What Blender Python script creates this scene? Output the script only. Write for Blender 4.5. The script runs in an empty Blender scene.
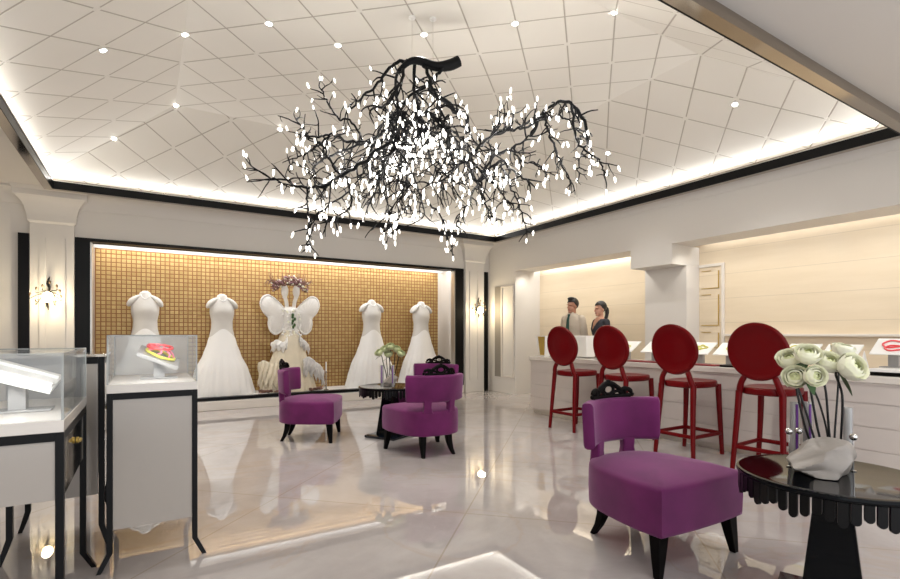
import bpy, bmesh, math, random
from mathutils import Vector, Matrix, Quaternion
PI = math.pi
sc = bpy.context.scene
COL = sc.collection

# ------------------------------------------------------------------ camera constants (900x579 frame)
FPX, CX, HY, CAMH = 496.0, 450.0, 334.0, 1.2
YAW = math.atan((CX - 146.0) / FPX)
FW = Vector((math.sin(YAW), math.cos(YAW), 0)); RT = Vector((math.cos(YAW), -math.sin(YAW), 0))
def P3(px, py, d):
    return FW * d + RT * ((px - CX) / FPX * d) + Vector((0, 0, CAMH + (HY - py) * d / FPX))

# ------------------------------------------------------------------ materials
def lin(c):
    out = []
    for v in c[:3]:
        v /= 255.0
        out.append(v / 12.92 if v <= 0.04045 else ((v + 0.055) / 1.055) ** 2.4)
    return (out[0], out[1], out[2], 1.0)

class NT:
    def __init__(s, name):
        s.m = bpy.data.materials.new(name); s.m.use_nodes = True
        s.t = s.m.node_tree; s.b = s.t.nodes['Principled BSDF']; s.out = s.t.nodes['Material Output']
    def n(s, typ, **kw):
        nd = s.t.nodes.new(typ)
        for k, v in kw.items():
            if k in nd.inputs.keys() if isinstance(k, str) else False: nd.inputs[k].default_value = v
            else: setattr(nd, k, v)
        return nd
    def l(s, a, b): s.t.links.new(a, b)
    def math(s, op, a, b=None, c=None):
        nd = s.t.nodes.new('ShaderNodeMath'); nd.operation = op
        for i, v in enumerate((a, b, c)):
            if v is None: continue
            if isinstance(v, (int, float)): nd.inputs[i].default_value = v
            else: s.l(v, nd.inputs[i])
        return nd.outputs[0]
    def mix(s, fac, a, b):
        nd = s.t.nodes.new('ShaderNodeMix'); nd.data_type = 'RGBA'
        for i, v in ((0, fac), (6, a), (7, b)):
            if isinstance(v, (int, float)): nd.inputs[i].default_value = v
            elif isinstance(v, tuple): nd.inputs[i].default_value = v
            else: s.l(v, nd.inputs[i])
        return nd.outputs[2]
    def pos(s):
        g = s.t.nodes.new('ShaderNodeNewGeometry'); x = s.t.nodes.new('ShaderNodeSeparateXYZ')
        s.l(g.outputs['Position'], x.inputs[0]); return g.outputs['Position'], x.outputs[0], x.outputs[1], x.outputs[2]
    def noise(s, scale, detail=3, vec=None, obj=False, rough=0.5, dist=0.0):
        nd = s.t.nodes.new('ShaderNodeTexNoise'); nd.inputs['Scale'].default_value = scale
        nd.inputs['Detail'].default_value = detail; nd.inputs['Roughness'].default_value = rough
        nd.inputs['Distortion'].default_value = dist
        if vec is None:
            tc = s.t.nodes.new('ShaderNodeTexCoord'); vec = tc.outputs['Object']
        s.l(vec, nd.inputs['Vector']); return nd.outputs['Fac']
    def bump(s, h, strength=0.2, dist=0.01):
        b = s.t.nodes.new('ShaderNodeBump'); b.inputs['Strength'].default_value = strength
        b.inputs['Distance'].default_value = dist; s.l(h, b.inputs['Height']); s.l(b.outputs[0], s.b.inputs['Normal'])
    def ramp(s, fac, lo, hi):
        nd = s.t.nodes.new('ShaderNodeMapRange'); nd.inputs[1].default_value = lo; nd.inputs[2].default_value = hi
        s.l(fac, nd.inputs[0]); return nd.outputs[0]

def mat(name, col, rough=0.5, metal=0.0, var=0.04, scale=6.0, bump=0.0, bscale=60, spec=0.5, coat=0.0, sheen=0.0, sheen_col=None, sheen_r=0.4):
    t = NT(name); c = lin(col)
    f = t.noise(scale)
    dark = tuple(v * (1 - var) for v in c[:3]) + (1,); light = tuple(min(1, v * (1 + var)) for v in c[:3]) + (1,)
    t.l(t.mix(f, dark, light), t.b.inputs['Base Color'])
    t.b.inputs['Roughness'].default_value = rough; t.b.inputs['Metallic'].default_value = metal
    t.b.inputs['Specular IOR Level'].default_value = spec
    t.b.inputs['Coat Weight'].default_value = coat; t.b.inputs['Coat Roughness'].default_value = 0.03
    if sheen:
        t.b.inputs['Sheen Weight'].default_value = sheen; t.b.inputs['Sheen Roughness'].default_value = sheen_r
        t.b.inputs['Sheen Tint'].default_value = lin(sheen_col or (255, 255, 255))
    if bump: t.bump(t.noise(bscale, 4), bump, 0.004)
    return t.m

def emit(name, col, strength):
    t = NT(name); f = t.noise(3)
    c = lin(col); t.l(t.mix(f, c, tuple(v * .97 for v in c[:3]) + (1,)), t.b.inputs['Emission Color'])
    t.b.inputs['Base Color'].default_value = c
    t.b.inputs['Emission Strength'].default_value = strength; return t.m

def glass(name, tint=(245, 248, 248), haze=0.0, haze_col=(200, 200, 200), refl=1.0):
    t = NT(name); t.t.nodes.remove(t.b)
    tr = t.n('ShaderNodeBsdfTransparent'); tr.inputs[0].default_value = lin(tint)
    gl = t.n('ShaderNodeBsdfGlossy'); gl.inputs['Roughness'].default_value = 0.01
    fr = t.n('ShaderNodeFresnel'); fr.inputs[0].default_value = 1.5
    mx = t.n('ShaderNodeMixShader'); t.l(t.math('MULTIPLY', fr.outputs[0], refl), mx.inputs[0]); t.l(tr.outputs[0], mx.inputs[1]); t.l(gl.outputs[0], mx.inputs[2])
    res = mx.outputs[0]
    if haze:
        df = t.n('ShaderNodeBsdfDiffuse'); df.inputs[0].default_value = lin(haze_col)
        m2 = t.n('ShaderNodeMixShader'); m2.inputs[0].default_value = haze
        t.l(res, m2.inputs[1]); t.l(df.outputs[0], m2.inputs[2]); res = m2.outputs[0]
    t.l(res, t.out.inputs[0]); return t.m

def floor_mat():
    t = NT('polished_marble'); p, x, y, z = t.pos()
    f1 = t.noise(0.9, 6, p, rough=0.6, dist=1.2); f2 = t.noise(3.5, 6, p, rough=0.65, dist=0.8); f3 = t.noise(0.5, 5, p, rough=.55, dist=2.2)
    base = t.mix(t.ramp(f2, .3, .75), lin((164, 157, 154)), lin((174, 167, 164)))
    base = t.mix(t.ramp(f1, .45, .62), base, lin((180, 174, 171)))
    vein = t.math('SUBTRACT', 1.0, t.ramp(t.math('ABSOLUTE', t.math('SUBTRACT', f3, .5)), 0.0, .02))
    base = t.mix(t.math('MULTIPLY', vein, .35), base, lin((170, 152, 138)))
    S = 1.7
    a = t.math('DIVIDE', t.math('ADD', t.math('SUBTRACT', x, y), .95), S * 1.41421 / 1.2)
    b = t.math('DIVIDE', t.math('SUBTRACT', t.math('ADD', x, y), 4.6), S * 1.41421 / 1.2)
    d = t.math('MINIMUM', t.math('PINGPONG', a, .5), t.math('PINGPONG', b, .5))
    ln = t.math('LESS_THAN', d, .0035)
    base = t.mix(t.math('MULTIPLY', ln, .55), base, lin((150, 134, 118)))
    t.l(base, t.b.inputs['Base Color']); t.b.inputs['Roughness'].default_value = .006
    t.b.inputs['IOR'].default_value = 1.95
    return t.m

def ceil_mat():
    t = NT('diamond_quilted_ceiling'); p, x, y, z = t.pos()
    a = t.math('DIVIDE', t.math('SUBTRACT', x, .305), .62); b = t.math('DIVIDE', t.math('SUBTRACT', y, 5.14), .57)
    d = t.math('MINIMUM', t.math('PINGPONG', t.math('ADD', a, b), .5), t.math('PINGPONG', t.math('SUBTRACT', a, b), .5))
    ln = t.math('SUBTRACT', 1.0, t.ramp(d, .008, .022))
    da = t.math('MULTIPLY', t.math('PINGPONG', a, .5), .62); db = t.math('MULTIPLY', t.math('PINGPONG', b, .5), .57)
    r = t.math('SQRT', t.math('ADD', t.math('MULTIPLY', da, da), t.math('MULTIPLY', db, db)))
    but = t.math('LESS_THAN', r, .028)
    ln2 = t.math('MULTIPLY', ln, t.math('SUBTRACT', 1.0, but))
    base = t.mix(t.noise(2, 3, p), lin((220, 216, 207)), lin((226, 222, 214)))
    base = t.mix(t.math('MULTIPLY', ln2, .75), base, lin((150, 140, 124)))
    t.l(base, t.b.inputs['Base Color']); t.b.inputs['Roughness'].default_value = .55
    t.bump(t.math('SUBTRACT', 1.0, ln), .5, .01)
    return t.m

def gold_mat():
    t = NT('gold_mosaic_grid'); p, x, y, z = t.pos(); S = .066
    gx = t.math('PINGPONG', t.math('DIVIDE', x, S), .5); gz = t.math('PINGPONG', t.math('DIVIDE', z, S), .5)
    d = t.math('MINIMUM', gx, gz); ln = t.math('SUBTRACT', 1.0, t.ramp(d, .08, .14))
    cx = t.math('FLOOR', t.math('ADD', t.math('DIVIDE', x, S), 0.0)); cz = t.math('FLOOR', t.math('DIVIDE', z, S))
    wn = t.n('ShaderNodeTexWhiteNoise'); wn.noise_dimensions = '2D'
    cm = t.n('ShaderNodeCombineXYZ'); t.l(cx, cm.inputs[0]); t.l(cz, cm.inputs[1]); t.l(cm.outputs[0], wn.inputs['Vector'])
    tile = t.mix(wn.outputs['Value'], lin((168, 138, 84)), lin((186, 158, 102)))
    base = t.mix(ln, tile, lin((132, 86, 44)))
    t.l(base, t.b.inputs['Base Color']); t.b.inputs['Metallic'].default_value = .25
    t.b.inputs['Roughness'].default_value = .38
    t.bump(t.math('SUBTRACT', 1.0, ln), .6, .01)
    return t.m

def travertine(name, c1, c2, step=.34, axis='z'):
    t = NT(name); p, x, y, z = t.pos()
    mp = t.n('ShaderNodeMapping'); mp.inputs['Scale'].default_value = (.6, .6, 5); t.l(p, mp.inputs[0])
    f = t.noise(1.6, 5, mp.outputs[0], rough=.6)
    base = t.mix(t.ramp(f, .3, .7), lin(c1), lin(c2))
    ln = t.math('LESS_THAN', t.math('PINGPONG', t.math('DIVIDE', z, step), .5), .01)
    base = t.mix(t.math('MULTIPLY', ln, .3), base, lin((150, 138, 118)))
    t.l(base, t.b.inputs['Base Color']); t.b.inputs['Roughness'].default_value = .4; return t.m

def velvet():
    t = NT('purple_velvet')
    f = t.noise(5, 4); g = t.noise(260, 2)
    base = t.mix(t.ramp(f, .3, .7), lin((84, 18, 70)), lin((104, 27, 86)))
    t.l(base, t.b.inputs['Base Color']); t.b.inputs['Roughness'].default_value = .7
    t.b.inputs['Specular IOR Level'].default_value = .2
    t.b.inputs['Sheen Weight'].default_value = .3; t.b.inputs['Sheen Roughness'].default_value = .5
    t.b.inputs['Sheen Tint'].default_value = lin((255, 214, 250))
    t.bump(g, .25, .003); return t.m

M = {}
M['floor'] = floor_mat(); M['ceil'] = ceil_mat(); M['gold_wall'] = gold_mat()
M['wall'] = mat('warm_white_plaster', (214, 210, 204), .6, var=.02, scale=1.5)
M['soffit'] = mat('soffit_plaster', (212, 208, 203), .6, var=.02, scale=1.5)
M['niche'] = travertine('cream_travertine', (218, 202, 176), (226, 211, 187))
M['black'] = mat('black_lacquer', (7, 7, 8), .35, var=.2, spec=.18)
M['blackmatte'] = mat('matte_black_iron', (6, 7, 10), .5, var=.2, spec=.15)
M['ebony'] = mat('ebony_wood', (7, 5, 5), .5, spec=.08, var=.25, scale=14, bump=.1, bscale=40)
M['bronze'] = mat('bronze_mirror', (172, 162, 150), .1, 1.0, var=.1, scale=1.2)
M['mirror'] = mat('smoked_mirror', (150, 146, 140), .06, 1.0, var=.05)
M['whiteline'] = mat('brushed_pale_metal', (210, 205, 196), .3, .8)
M['whitegloss'] = mat('white_lacquer', (220, 214, 206), .12, var=.02)
M['panel'] = mat('stone_grey_lacquer', (170, 163, 155), .12, var=.02)
M['whitepure'] = mat('bright_white_board', (240, 239, 236), .35, var=.02)
M['counter'] = mat('counter_white_lacquer', (206, 198, 192), .25, var=.02)
M['greyacr'] = mat('grey_acrylic', (158, 156, 154), .25, var=.05)
M['glass'] = glass('clear_glass', tint=(253, 254, 254), refl=.5); M['glasshaze'] = glass('smoky_display_glass', tint=(254, 254, 254), haze=.4, haze_col=(235, 235, 235))
M['glassedge'] = glass('polished_glass_edge', tint=(225, 232, 230), haze=.45, haze_col=(220, 222, 220))
M['velvet'] = velvet()
M['red'] = mat('red_polycarbonate', (98, 4, 9), .28, var=.06, spec=.16)
M['redmat'] = mat('crimson_leather', (120, 16, 26), .5)
M['dress'] = mat('white_satin', (242, 241, 239), .5, var=.02, sheen=.2)
M['bodice'] = mat('ivory_lace_bodice', (216, 213, 208), .55, var=.04, scale=30, bump=.3, bscale=120)
M['tulle'] = mat('cream_tulle', (226, 216, 194), .7, var=.1, scale=10, bump=.4, bscale=60)
M['organza'] = mat('white_organza', (240, 238, 234), .5, var=.05, scale=20, bump=.3, bscale=50)
M['frill'] = mat('printed_frill', (206, 203, 200), .6, var=.45, scale=14)
M['floral'] = mat('dusty_mauve_blossom', (150, 110, 116), .6, var=.4, scale=30)
M['leafgreen'] = mat('leaf_green', (58, 92, 44), .5, var=.3, scale=20)
M['earth'] = mat('dried_brown_blossom', (112, 78, 66), .7, var=.4, scale=30)
M['silver'] = mat('polished_silver', (205, 203, 200), .12, 1.0)
M['goldm'] = mat('brass_fitting', (200, 170, 90), .3, .8)
M['stem'] = mat('black_stem', (12, 14, 14), .45, var=.2)
M['rose'] = mat('pale_green_rose', (246, 246, 226), .55, var=.08, scale=30)
M['rosecore'] = mat('green_rose_heart', (232, 236, 190), .55, var=.1, scale=30)
M['rock'] = mat('pale_folded_cloth', (142, 135, 128), .4, var=.12, scale=12, bump=.9, bscale=14)
M['purplerib'] = mat('violet_ribbon', (94, 26, 122), .4)
M['tube'] = glass('clear_tube', haze=.35, haze_col=(225, 222, 220))
M['paper'] = mat('white_card', (244, 244, 240), .5, var=.01)
M['yellow'] = mat('lemon_enamel', (222, 216, 96), .4)
M['pink'] = mat('coral_enamel', (236, 84, 88), .35)
M['pinkl'] = mat('rose_pink_enamel', (238, 140, 160), .35)
M['skin'] = mat('skin_tone', (178, 128, 104), .5, var=.05, scale=12)
M['skin2'] = mat('skin_tone_light', (190, 142, 118), .5, var=.05, scale=12)
M['hair'] = mat('dark_hair', (18, 14, 13), .45, var=.3, scale=40)
M['shirt'] = mat('oatmeal_cotton', (190, 178, 162), .7, var=.05, scale=10)
M['tie'] = mat('deep_green_silk', (18, 70, 62), .4)
M['trousers'] = mat('charcoal_wool', (34, 34, 38), .8)
M['topf'] = mat('navy_black_crepe', (36, 36, 46), .7, var=.15, scale=10)
M['lips'] = mat('lip_tone', (136, 72, 66), .4); M['eye'] = mat('eye_dark', (26, 20, 18), .25)
M['bulb'] = emit('glowing_bulb', (255, 250, 242), 2.2)
M['spot'] = emit('spotlight_lens', (255, 250, 240), 40.0)
M['warm'] = emit('warm_lamp', (255, 226, 170), 30.0)
M['led'] = emit('led_strip', (255, 240, 206), 14.0)
M['tabletop'] = mat('black_glass_lacquer', (6, 8, 12), .06, var=.1, spec=.13)
M['bluebase'] = mat('dark_steel_base', (14, 20, 30), .15, var=.1)
M['crystal'] = mat('smoky_crystal', (120, 100, 78), .1, .6)
M['strip'] = mat('grey_glass_strip', (134, 128, 120), .3)

# ------------------------------------------------------------------ mesh builder
class MB:
    def __init__(s): s.v = []; s.f = []; s.mi = []; s.cur = 0
    def add(s, vs, fs):
        b = len(s.v); s.v.extend(Vector(v) for v in vs)
        for f in fs: s.f.append(tuple(b + i for i in f)); s.mi.append(s.cur)
        return s
    def box(s, c, d, rz=0.0, M4=None):
        x, y, z = d[0] / 2, d[1] / 2, d[2] / 2
        vs = [Vector((a * x, b * y, e * z)) for e in (-1, 1) for a, b in ((-1, -1), (1, -1), (1, 1), (-1, 1))]
        R = Matrix.Rotation(rz, 3, 'Z')
        if M4 is not None: vs = [M4 @ v + Vector(c) for v in vs]
        else: vs = [R @ v + Vector(c) for v in vs]
        return s.add(vs, [(3, 2, 1, 0), (4, 5, 6, 7), (0, 1, 5, 4), (1, 2, 6, 5), (2, 3, 7, 6), (3, 0, 4, 7)])
    def b2(s, lo, hi):
        return s.box([(a + b) / 2 for a, b in zip(lo, hi)], [b - a for a, b in zip(lo, hi)])
    def loft(s, rings, cap=True, close=True):
        n = len(rings[0]); b = len(s.v)
        vs = [v for r in rings for v in r]; fs = []
        for k in range(len(rings) - 1):
            for i in range(n if close else n - 1):
                j = (i + 1) % n
                fs.append((k * n + i, k * n + j, (k + 1) * n + j, (k + 1) * n + i))
        if cap:
            fs.append(tuple(reversed(range(n)))); fs.append(tuple((len(rings) - 1) * n + i for i in range(n)))
        return s.add(vs, fs)
    def lathe(s, prof, n=32, c=(0, 0, 0), sx=1.0, sy=1.0, cap=True, fn=None):
        rings = []
        for r, z in prof:
            rg = []
            for i in range(n):
                a = 2 * PI * i / n; k = fn(a, z) if fn else 1.0
                rg.append(Vector((c[0] + r * sx * k * math.cos(a), c[1] + r * sy * k * math.sin(a), c[2] + z)))
            rings.append(rg)
        return s.loft(rings, cap)
    def ell(s, c, r, n=16, m=10, rot=None):
        rings = []
        for k in range(1, m):
            t = -PI / 2 + PI * k / m
            rings.append([Vector((r[0] * math.cos(t) * math.cos(2 * PI * i / n), r[1] * math.cos(t) * math.sin(2 * PI * i / n), r[2] * math.sin(t))) for i in range(n)])
        vs = [v for g in rings for v in g] + [Vector((0, 0, -r[2])), Vector((0, 0, r[2]))]
        if rot is not None: vs = [rot @ v for v in vs]
        vs = [v + Vector(c) for v in vs]; fs = []
        for k in range(m - 2):
            for i in range(n):
                j = (i + 1) % n; fs.append((k * n + i, k * n + j, (k + 1) * n + j, (k + 1) * n + i))
        B, T = len(vs) - 2, len(vs) - 1
        for i in range(n):
            j = (i + 1) % n; fs.append((B, j, i)); fs.append((T, (m - 2) * n + i, (m - 2) * n + j))
        return s.add(vs, fs)
    def tube(s, pts, rad, n=8, cap=True, flat=None):
        pts = [Vector(p) for p in pts]
        if isinstance(rad, (int, float)): rad = [rad] * len(pts)
        rings = []; up = None
        for i, p in enumerate(pts):
            t = (pts[min(i + 1, len(pts) - 1)] - pts[max(i - 1, 0)])
            t = t.normalized() if t.length > 1e-9 else Vector((0, 0, 1))
            if up is None:
                up = Vector((0, 0, 1)) if abs(t.z) < .9 else Vector((1, 0, 0))
            a = t.cross(up)
            a = a.normalized() if a.length > 1e-6 else t.orthogonal().normalized()
            up = a.cross(t).normalized()
            fy = flat if flat else 1.0
            rings.append([p + (a * math.cos(2 * PI * k / n) + up * math.sin(2 * PI * k / n) * fy) * rad[i] for k in range(n)])
        return s.loft([list(reversed(r)) for r in rings], cap)
    def sqtube(s, pts, half):
        """square section bar with section axes along x and y, for legs"""
        rings = []
        for p, h in zip(pts, half):
            hx, hy = (h, h) if isinstance(h, (int, float)) else h
            rings.append([Vector((p[0] + a * hx, p[1] + b * hy, p[2])) for a, b in ((-1, -1), (1, -1), (1, 1), (-1, 1))])
        if rings[0][0].z > rings[-1][0].z: rings.reverse()
        return s.loft(rings)
    def prism(s, poly, z0, z1):
        return s.loft([[Vector((x, y, z0)) for x, y in poly], [Vector((x, y, z1)) for x, y in poly]])
    def extrude(s, poly3, vec):
        vec = Vector(vec); a = [Vector(p) for p in poly3]
        return s.loft([a, [p + vec for p in a]])
    def mesh(s, name, smooth=40):
        me = bpy.data.meshes.new(name); me.from_pydata([tuple(v) for v in s.v], [], s.f)
        for p, m in zip(me.polygons, s.mi): p.material_index = m
        bm = bmesh.new(); bm.from_mesh(me); bmesh.ops.recalc_face_normals(bm, faces=bm.faces); bm.to_mesh(me); bm.free()
        if smooth:
            for p in me.polygons: p.use_smooth = True
            me.set_sharp_from_angle(angle=math.radians(smooth))
        return me
    def build(s, name, mats, parent=None, smooth=40, bevel=0.0, loc=None, seg=2, subsurf=0):
        me = s.mesh(name, smooth)
        for m in (mats if isinstance(mats, (list, tuple)) else [mats]): me.materials.append(m)
        return link(name, me, parent, bevel, loc, seg, subsurf)

def link(name, me, parent=None, bevel=0.0, loc=None, seg=2, subsurf=0):
    o = bpy.data.objects.new(name, me); COL.objects.link(o)
    if parent is not None: o.parent = parent
    if loc is not None: o.location = loc
    if bevel:
        md = o.modifiers.new('edge', 'BEVEL'); md.width = bevel; md.segments = seg; md.limit_method = 'ANGLE'; md.angle_limit = math.radians(40)
    if subsurf:
        md = o.modifiers.new('smooth', 'SUBSURF'); md.levels = subsurf; md.render_levels = subsurf
    return o

def tag(o, label, cat, group=None):
    o['label'] = label; o['category'] = cat
    if group: o['group'] = group
    return o
def thing(name, label, cat, loc=(0, 0, 0), rz=0.0, group=None):
    o = bpy.data.objects.new(name, None); COL.objects.link(o); o.empty_display_size = .1
    o.location = loc; o.rotation_euler = (0, 0, rz); return tag(o, label, cat, group)
def struct(o): o['kind'] = 'structure'; return o
def dup(root, loc, rz, label, group=None):
    r = root.copy(); COL.objects.link(r); r.location = loc; r.rotation_euler = (0, 0, rz); r['label'] = label
    if group: r['group'] = group
    for ch in list(root.children):
        c = ch.copy(); COL.objects.link(c); c.parent = r
        for g in list(ch.children):
            d = g.copy(); COL.objects.link(d); d.parent = c
    return r
def sm(pts, per=6):
    """Catmull-Rom through points"""
    pts = [Vector(p) for p in pts]; out = []
    for i in range(len(pts) - 1):
        p0, p1, p2, p3 = pts[max(i - 1, 0)], pts[i], pts[i + 1], pts[min(i + 2, len(pts) - 1)]
        for k in range(per):
            t = k / per
            out.append(.5 * ((2 * p1) + (p2 - p0) * t + (2 * p0 - 5 * p1 + 4 * p2 - p3) * t * t + (3 * p1 - p0 - 3 * p2 + p3) * t ** 3))
    out.append(pts[-1]); return out
def lerpl(a, b, n): return [a + (b - a) * i / (n - 1) for i in range(n)]

# ------------------------------------------------------------------ ROOM
XL, XR, YF, YB, ZS = -2.4, 6.25, -1.6, 8.6, 3.15
NX = 6.9                                   # back of the niche behind the counter
TX0, TX1, TY0, TY1 = -1.03, 6.05, 1.75, 8.10
OUT, ZL, ZP = .15, 3.215, 3.95
PX0, PX1, PY0, PY1 = .30, 4.65, 2.88, 6.80

struct(MB().b2((XL - .1, YF, -.1), (NX + .1, 9.5, 0)).build('floor', M['floor'], smooth=0))
# back wall: pieces around the display opening
DX0, DX1, DZ0, DZ1, DYB = -.667, 5.39, .20, 2.49, 9.3
w = MB()
w.b2((XL, YB, 0), (-.84, YB + .12, 3.6)); w.b2((5.585, YB, 0), (NX + .1, YB + .12, 3.6))
w.b2((-.84, YB, 2.545), (5.585, YB + .12, 3.6)); w.b2((-.84, YB, 0), (5.585, YB + .12, .15))
struct(w.build('wall_back', M['wall'], smooth=0))
struct(MB().b2((DX0 - .05, DYB, 0), (DX1 + .05, DYB + .08, 2.9)).build('wall_display', M['gold_wall'], smooth=0))
s = MB(); s.b2((DX0 - .06, YB + .121, 0), (DX0, DYB - .001, 2.6)); s.b2((DX1, YB + .121, 0), (DX1 + .06, DYB - .001, 2.6))
struct(s.build('wall_display_side', M['whitegloss'], smooth=0))
struct(MB().b2((DX0, YB + .121, .05), (DX1, DYB - .001, DZ0)).build('floor_display', M['whitepure'], smooth=0))
struct(MB().b2((DX0, YB + .121, 2.56), (DX1, DYB - .001, 2.62)).build('ceiling_display', M['whitepure'], smooth=0))
fr = MB()
fr.b2((-.84, YB - .03, .15), (DX0 - .002, YB + .10, 2.545)); fr.b2((DX1 + .002, YB - .03, .15), (5.585, YB + .10, 2.545))
fr.b2((DX0 - .002, YB - .03, 2.5), (DX1 + .002, YB + .10, 2.545)); fr.b2((DX0 - .002, YB - .03, .155), (DX1 + .002, YB + .10, .2))
struct(fr.build('trim_1', M['black'], smooth=0))
struct(MB().b2((DX0 + .001, YB + .1205, 2.492), (DX1 - .001, YB + .14, 2.559)).build('added_header', M['black'], smooth=0))  # added header, keeps the front display strip out of the floor reflection
struct(MB().b2((DX0 + .001, 9.06, 2.49), (DX1 - .001, 9.085, 2.559)).build('added_valance', M['whitepure'], smooth=0))  # added valance that conceals the strip next to the gold wall
fr = MB(); fr.b2((DX0 - .0015, YB - .01, .2), (DX0 + .02, YB + .12, 2.49)); fr.b2((DX1 - .02, YB - .01, .2), (DX1 + .0015, YB + .12, 2.49))
struct(fr.build('trim_2', M['whiteline'], smooth=0))
# low white step below the display
struct(MB().b2((-.84, YB - .06, 0), (5.585, YB - .001, .145)).build('trim_3', M['whitegloss'], smooth=0, bevel=.008))
# pilasters, black strips, flared capitals
def pilaster(x0, x1, nm):
    p = MB(); p.b2((x0, YB - .05, 0), (x1, YB - .001, 2.69))
    for k in range(2):
        q = x0 + (x1 - x0) * (.28 + .44 * k); p.b2((q - .035, YB - .065, .25), (q + .035, YB - .05, 2.5))
    prof = [(0, 2.69), (.025, 2.72), (.03, 2.80), (.06, 2.92), (.13, 3.02), (.15, 3.03), (.155, 3.10), (.19, 3.149)]
    rings = [[Vector((x0 - o, YB - .05 - o, z)), Vector((x1 + o, YB - .05 - o, z)), Vector((x1 + o, YB - .002, z)), Vector((x0 - o, YB - .002, z))] for o, z in prof]
    p.loft(rings); struct(p.build(nm, M['wall'], smooth=30))
pilaster(-1.32, -.845, 'trim_4'); pilaster(5.62, 6.08, 'trim_5')
b = MB(); b.b2((-1.44, YB - .055, 0), (-1.325, YB - .001, 2.54)); struct(b.build('trim_6', M['black'], smooth=0))
b = MB(); b.b2((6.10, YB - .055, 0), (6.185, YB - .001, 2.51)); struct(b.build('trim_7', M['black'], smooth=0))
# crown along the back wall
def crownY(x0, x1, y, d, h, nm):
    prof = [(0, ZS - h), (.02, ZS - h), (.025, ZS - h + .03)] + [(.025 + (d - .05) * (1 - math.cos(a)), ZS - h + .03 + (h - .06) * math.sin(a)) for a in [PI / 2 * i / 8 for i in range(1, 9)]] + [(d, ZS - .03), (d, ZS - .001), (0, ZS - .001)]
    c = MB(); c.loft([[Vector((x, y - o, z)) for o, z in prof] for x in (x0, x1)]); return c
struct(crownY(XL, 6.25, YB - .001, .14, .22, 'c').build('trim_8', M['wall'], smooth=30))
# left wall
struct(MB().b2((XL - .1, YF, 0), (XL, YB, 3.6)).build('wall_left', M['wall'], smooth=0))
# right wall: pier beside the niche, beam over it, dropped block above the column
r = MB(); r.b2((XR, 7.72, 0), (NX + .1, YB - .001, 3.6)); r.b2((XR, YF, 2.46), (6.74, 7.72, 3.6)); r.b2((6.74, YF, 2.62), (NX + .1, 7.72, 3.6)); r.b2((XR, 4.28, 2.18), (NX - .001, 4.97, 2.4599))  # slot at the niche back is added to hide the wash strips
struct(r.build('wall_right', M['wall'], smooth=0))
struct(MB().b2((NX, YF, 0), (NX + .1, 7.72, 2.62)).build('wall_niche', M['niche'], smooth=0))
struct(MB().b2((6.59, 4.28, 0), (NX - .001, 4.97, 2.179)).build('column', M['soffit'], smooth=0))
c = MB(); d_, h_ = .10, .16
prof = [(0, ZS - h_), (.012, ZS - h_), (.015, ZS - h_ + .02)] + [(.015 + (d_ - .03) * (1 - math.cos(a)), ZS - h_ + .02 + (h_ - .05) * math.sin(a)) for a in [PI / 2 * i / 8 for i in range(1, 9)]] + [(d_, ZS - .03), (d_, ZS - .001), (0, ZS - .001)]
c.loft([[Vector((XR - .001 - o, y, z)) for o, z in prof] for y in (YF, YB - .15)])
struct(c.build('trim_9', M['wall'], smooth=30))
# grey glass strip and panel on the right pier
struct(MB().b2((XR - .02, 8.17, .32), (XR - .001, 8.37, 2.18)).build('trim_10', M['strip'], smooth=0))
g = MB()
for y in (7.76, 8.13): g.b2((XR - .025, y, .32), (XR - .001, y + .03, 2.18))
for z in (.32, 2.15): g.b2((XR - .025, 7.79, z), (XR - .001, 8.13, z + .03))
struct(g.build('trim_11', M['whitegloss'], smooth=0))
# panelled frame with brass beading beside the column, ledge along the niche
g = MB()
g.b2((NX - .03, 3.9, .95), (NX - .001, 3.94, 2.2)); g.b2((NX - .03, 3.94, 2.16), (NX - .001, 4.27, 2.2))
struct(g.build('trim_12', M['whitegloss'], smooth=0, bevel=.004))
g = MB()
for z0, z1 in ((1.85, 2.1), (1.32, 1.76), (1.0, 1.22)):
    for a, b_ in (((3.985, z0), (3.995, z1)), ((3.995, z0), (4.24, z0 + .01)), ((4.1, z1), (4.24, z1 + .008))):
        g.b2((NX - .012, a[0], a[1]), (NX - .001, max(b_[0], a[0] + .008), b_[1]))
struct(g.build('trim_13', M['goldm'], smooth=0))
struct(MB().b2((NX - .06, YF, 1.17), (NX - .001, 3.88, 1.2)).build('trim_14', M['whitegloss'], smooth=0, bevel=.004))

# soffit ring
so = MB()
so.b2((XL, YF, ZS), (XR, TY0, ZS + .04)); so.b2((XL, TY1, ZS), (XR, YB, ZS + .04))
so.b2((XL, TY0, ZS), (TX0, TY1, ZS + .04)); so.b2((TX1, TY0, ZS), (XR, TY1, ZS + .04))
struct(so.build('ceiling_border', M['soffit'], smooth=0))
# hipped tray
lo = [Vector((TX0 - OUT, TY0 - OUT, ZL)), Vector((XR - .01, TY0 - OUT, ZL)), Vector((XR - .01, TY1 + OUT, ZL)), Vector((TX0 - OUT, TY1 + OUT, ZL))]
hi = [Vector((PX0, PY0, ZP)), Vector((PX1, PY0, ZP)), Vector((PX1, PY1, ZP)), Vector((PX0, PY1, ZP))]
b0 = [Vector((v.x, v.y, ZS + .04)) for v in lo]
t = MB(); t.add(b0 + lo + hi, [(i, (i + 1) % 4, 4 + (i + 1) % 4, 4 + i) for i in range(4)] + [(4 + i, 4 + (i + 1) % 4, 8 + (i + 1) % 4, 8 + i) for i in range(4)] + [(8, 9, 10, 11)])
co = t.build('ceiling', M['ceil'], smooth=0); struct(co)
# roof slab over the rest
struct(MB().b2((XL - .1, YF, 4.0), (NX + .1, 9.5, 4.1)).build('ceiling_slab', M['soffit'], smooth=0))
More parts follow.
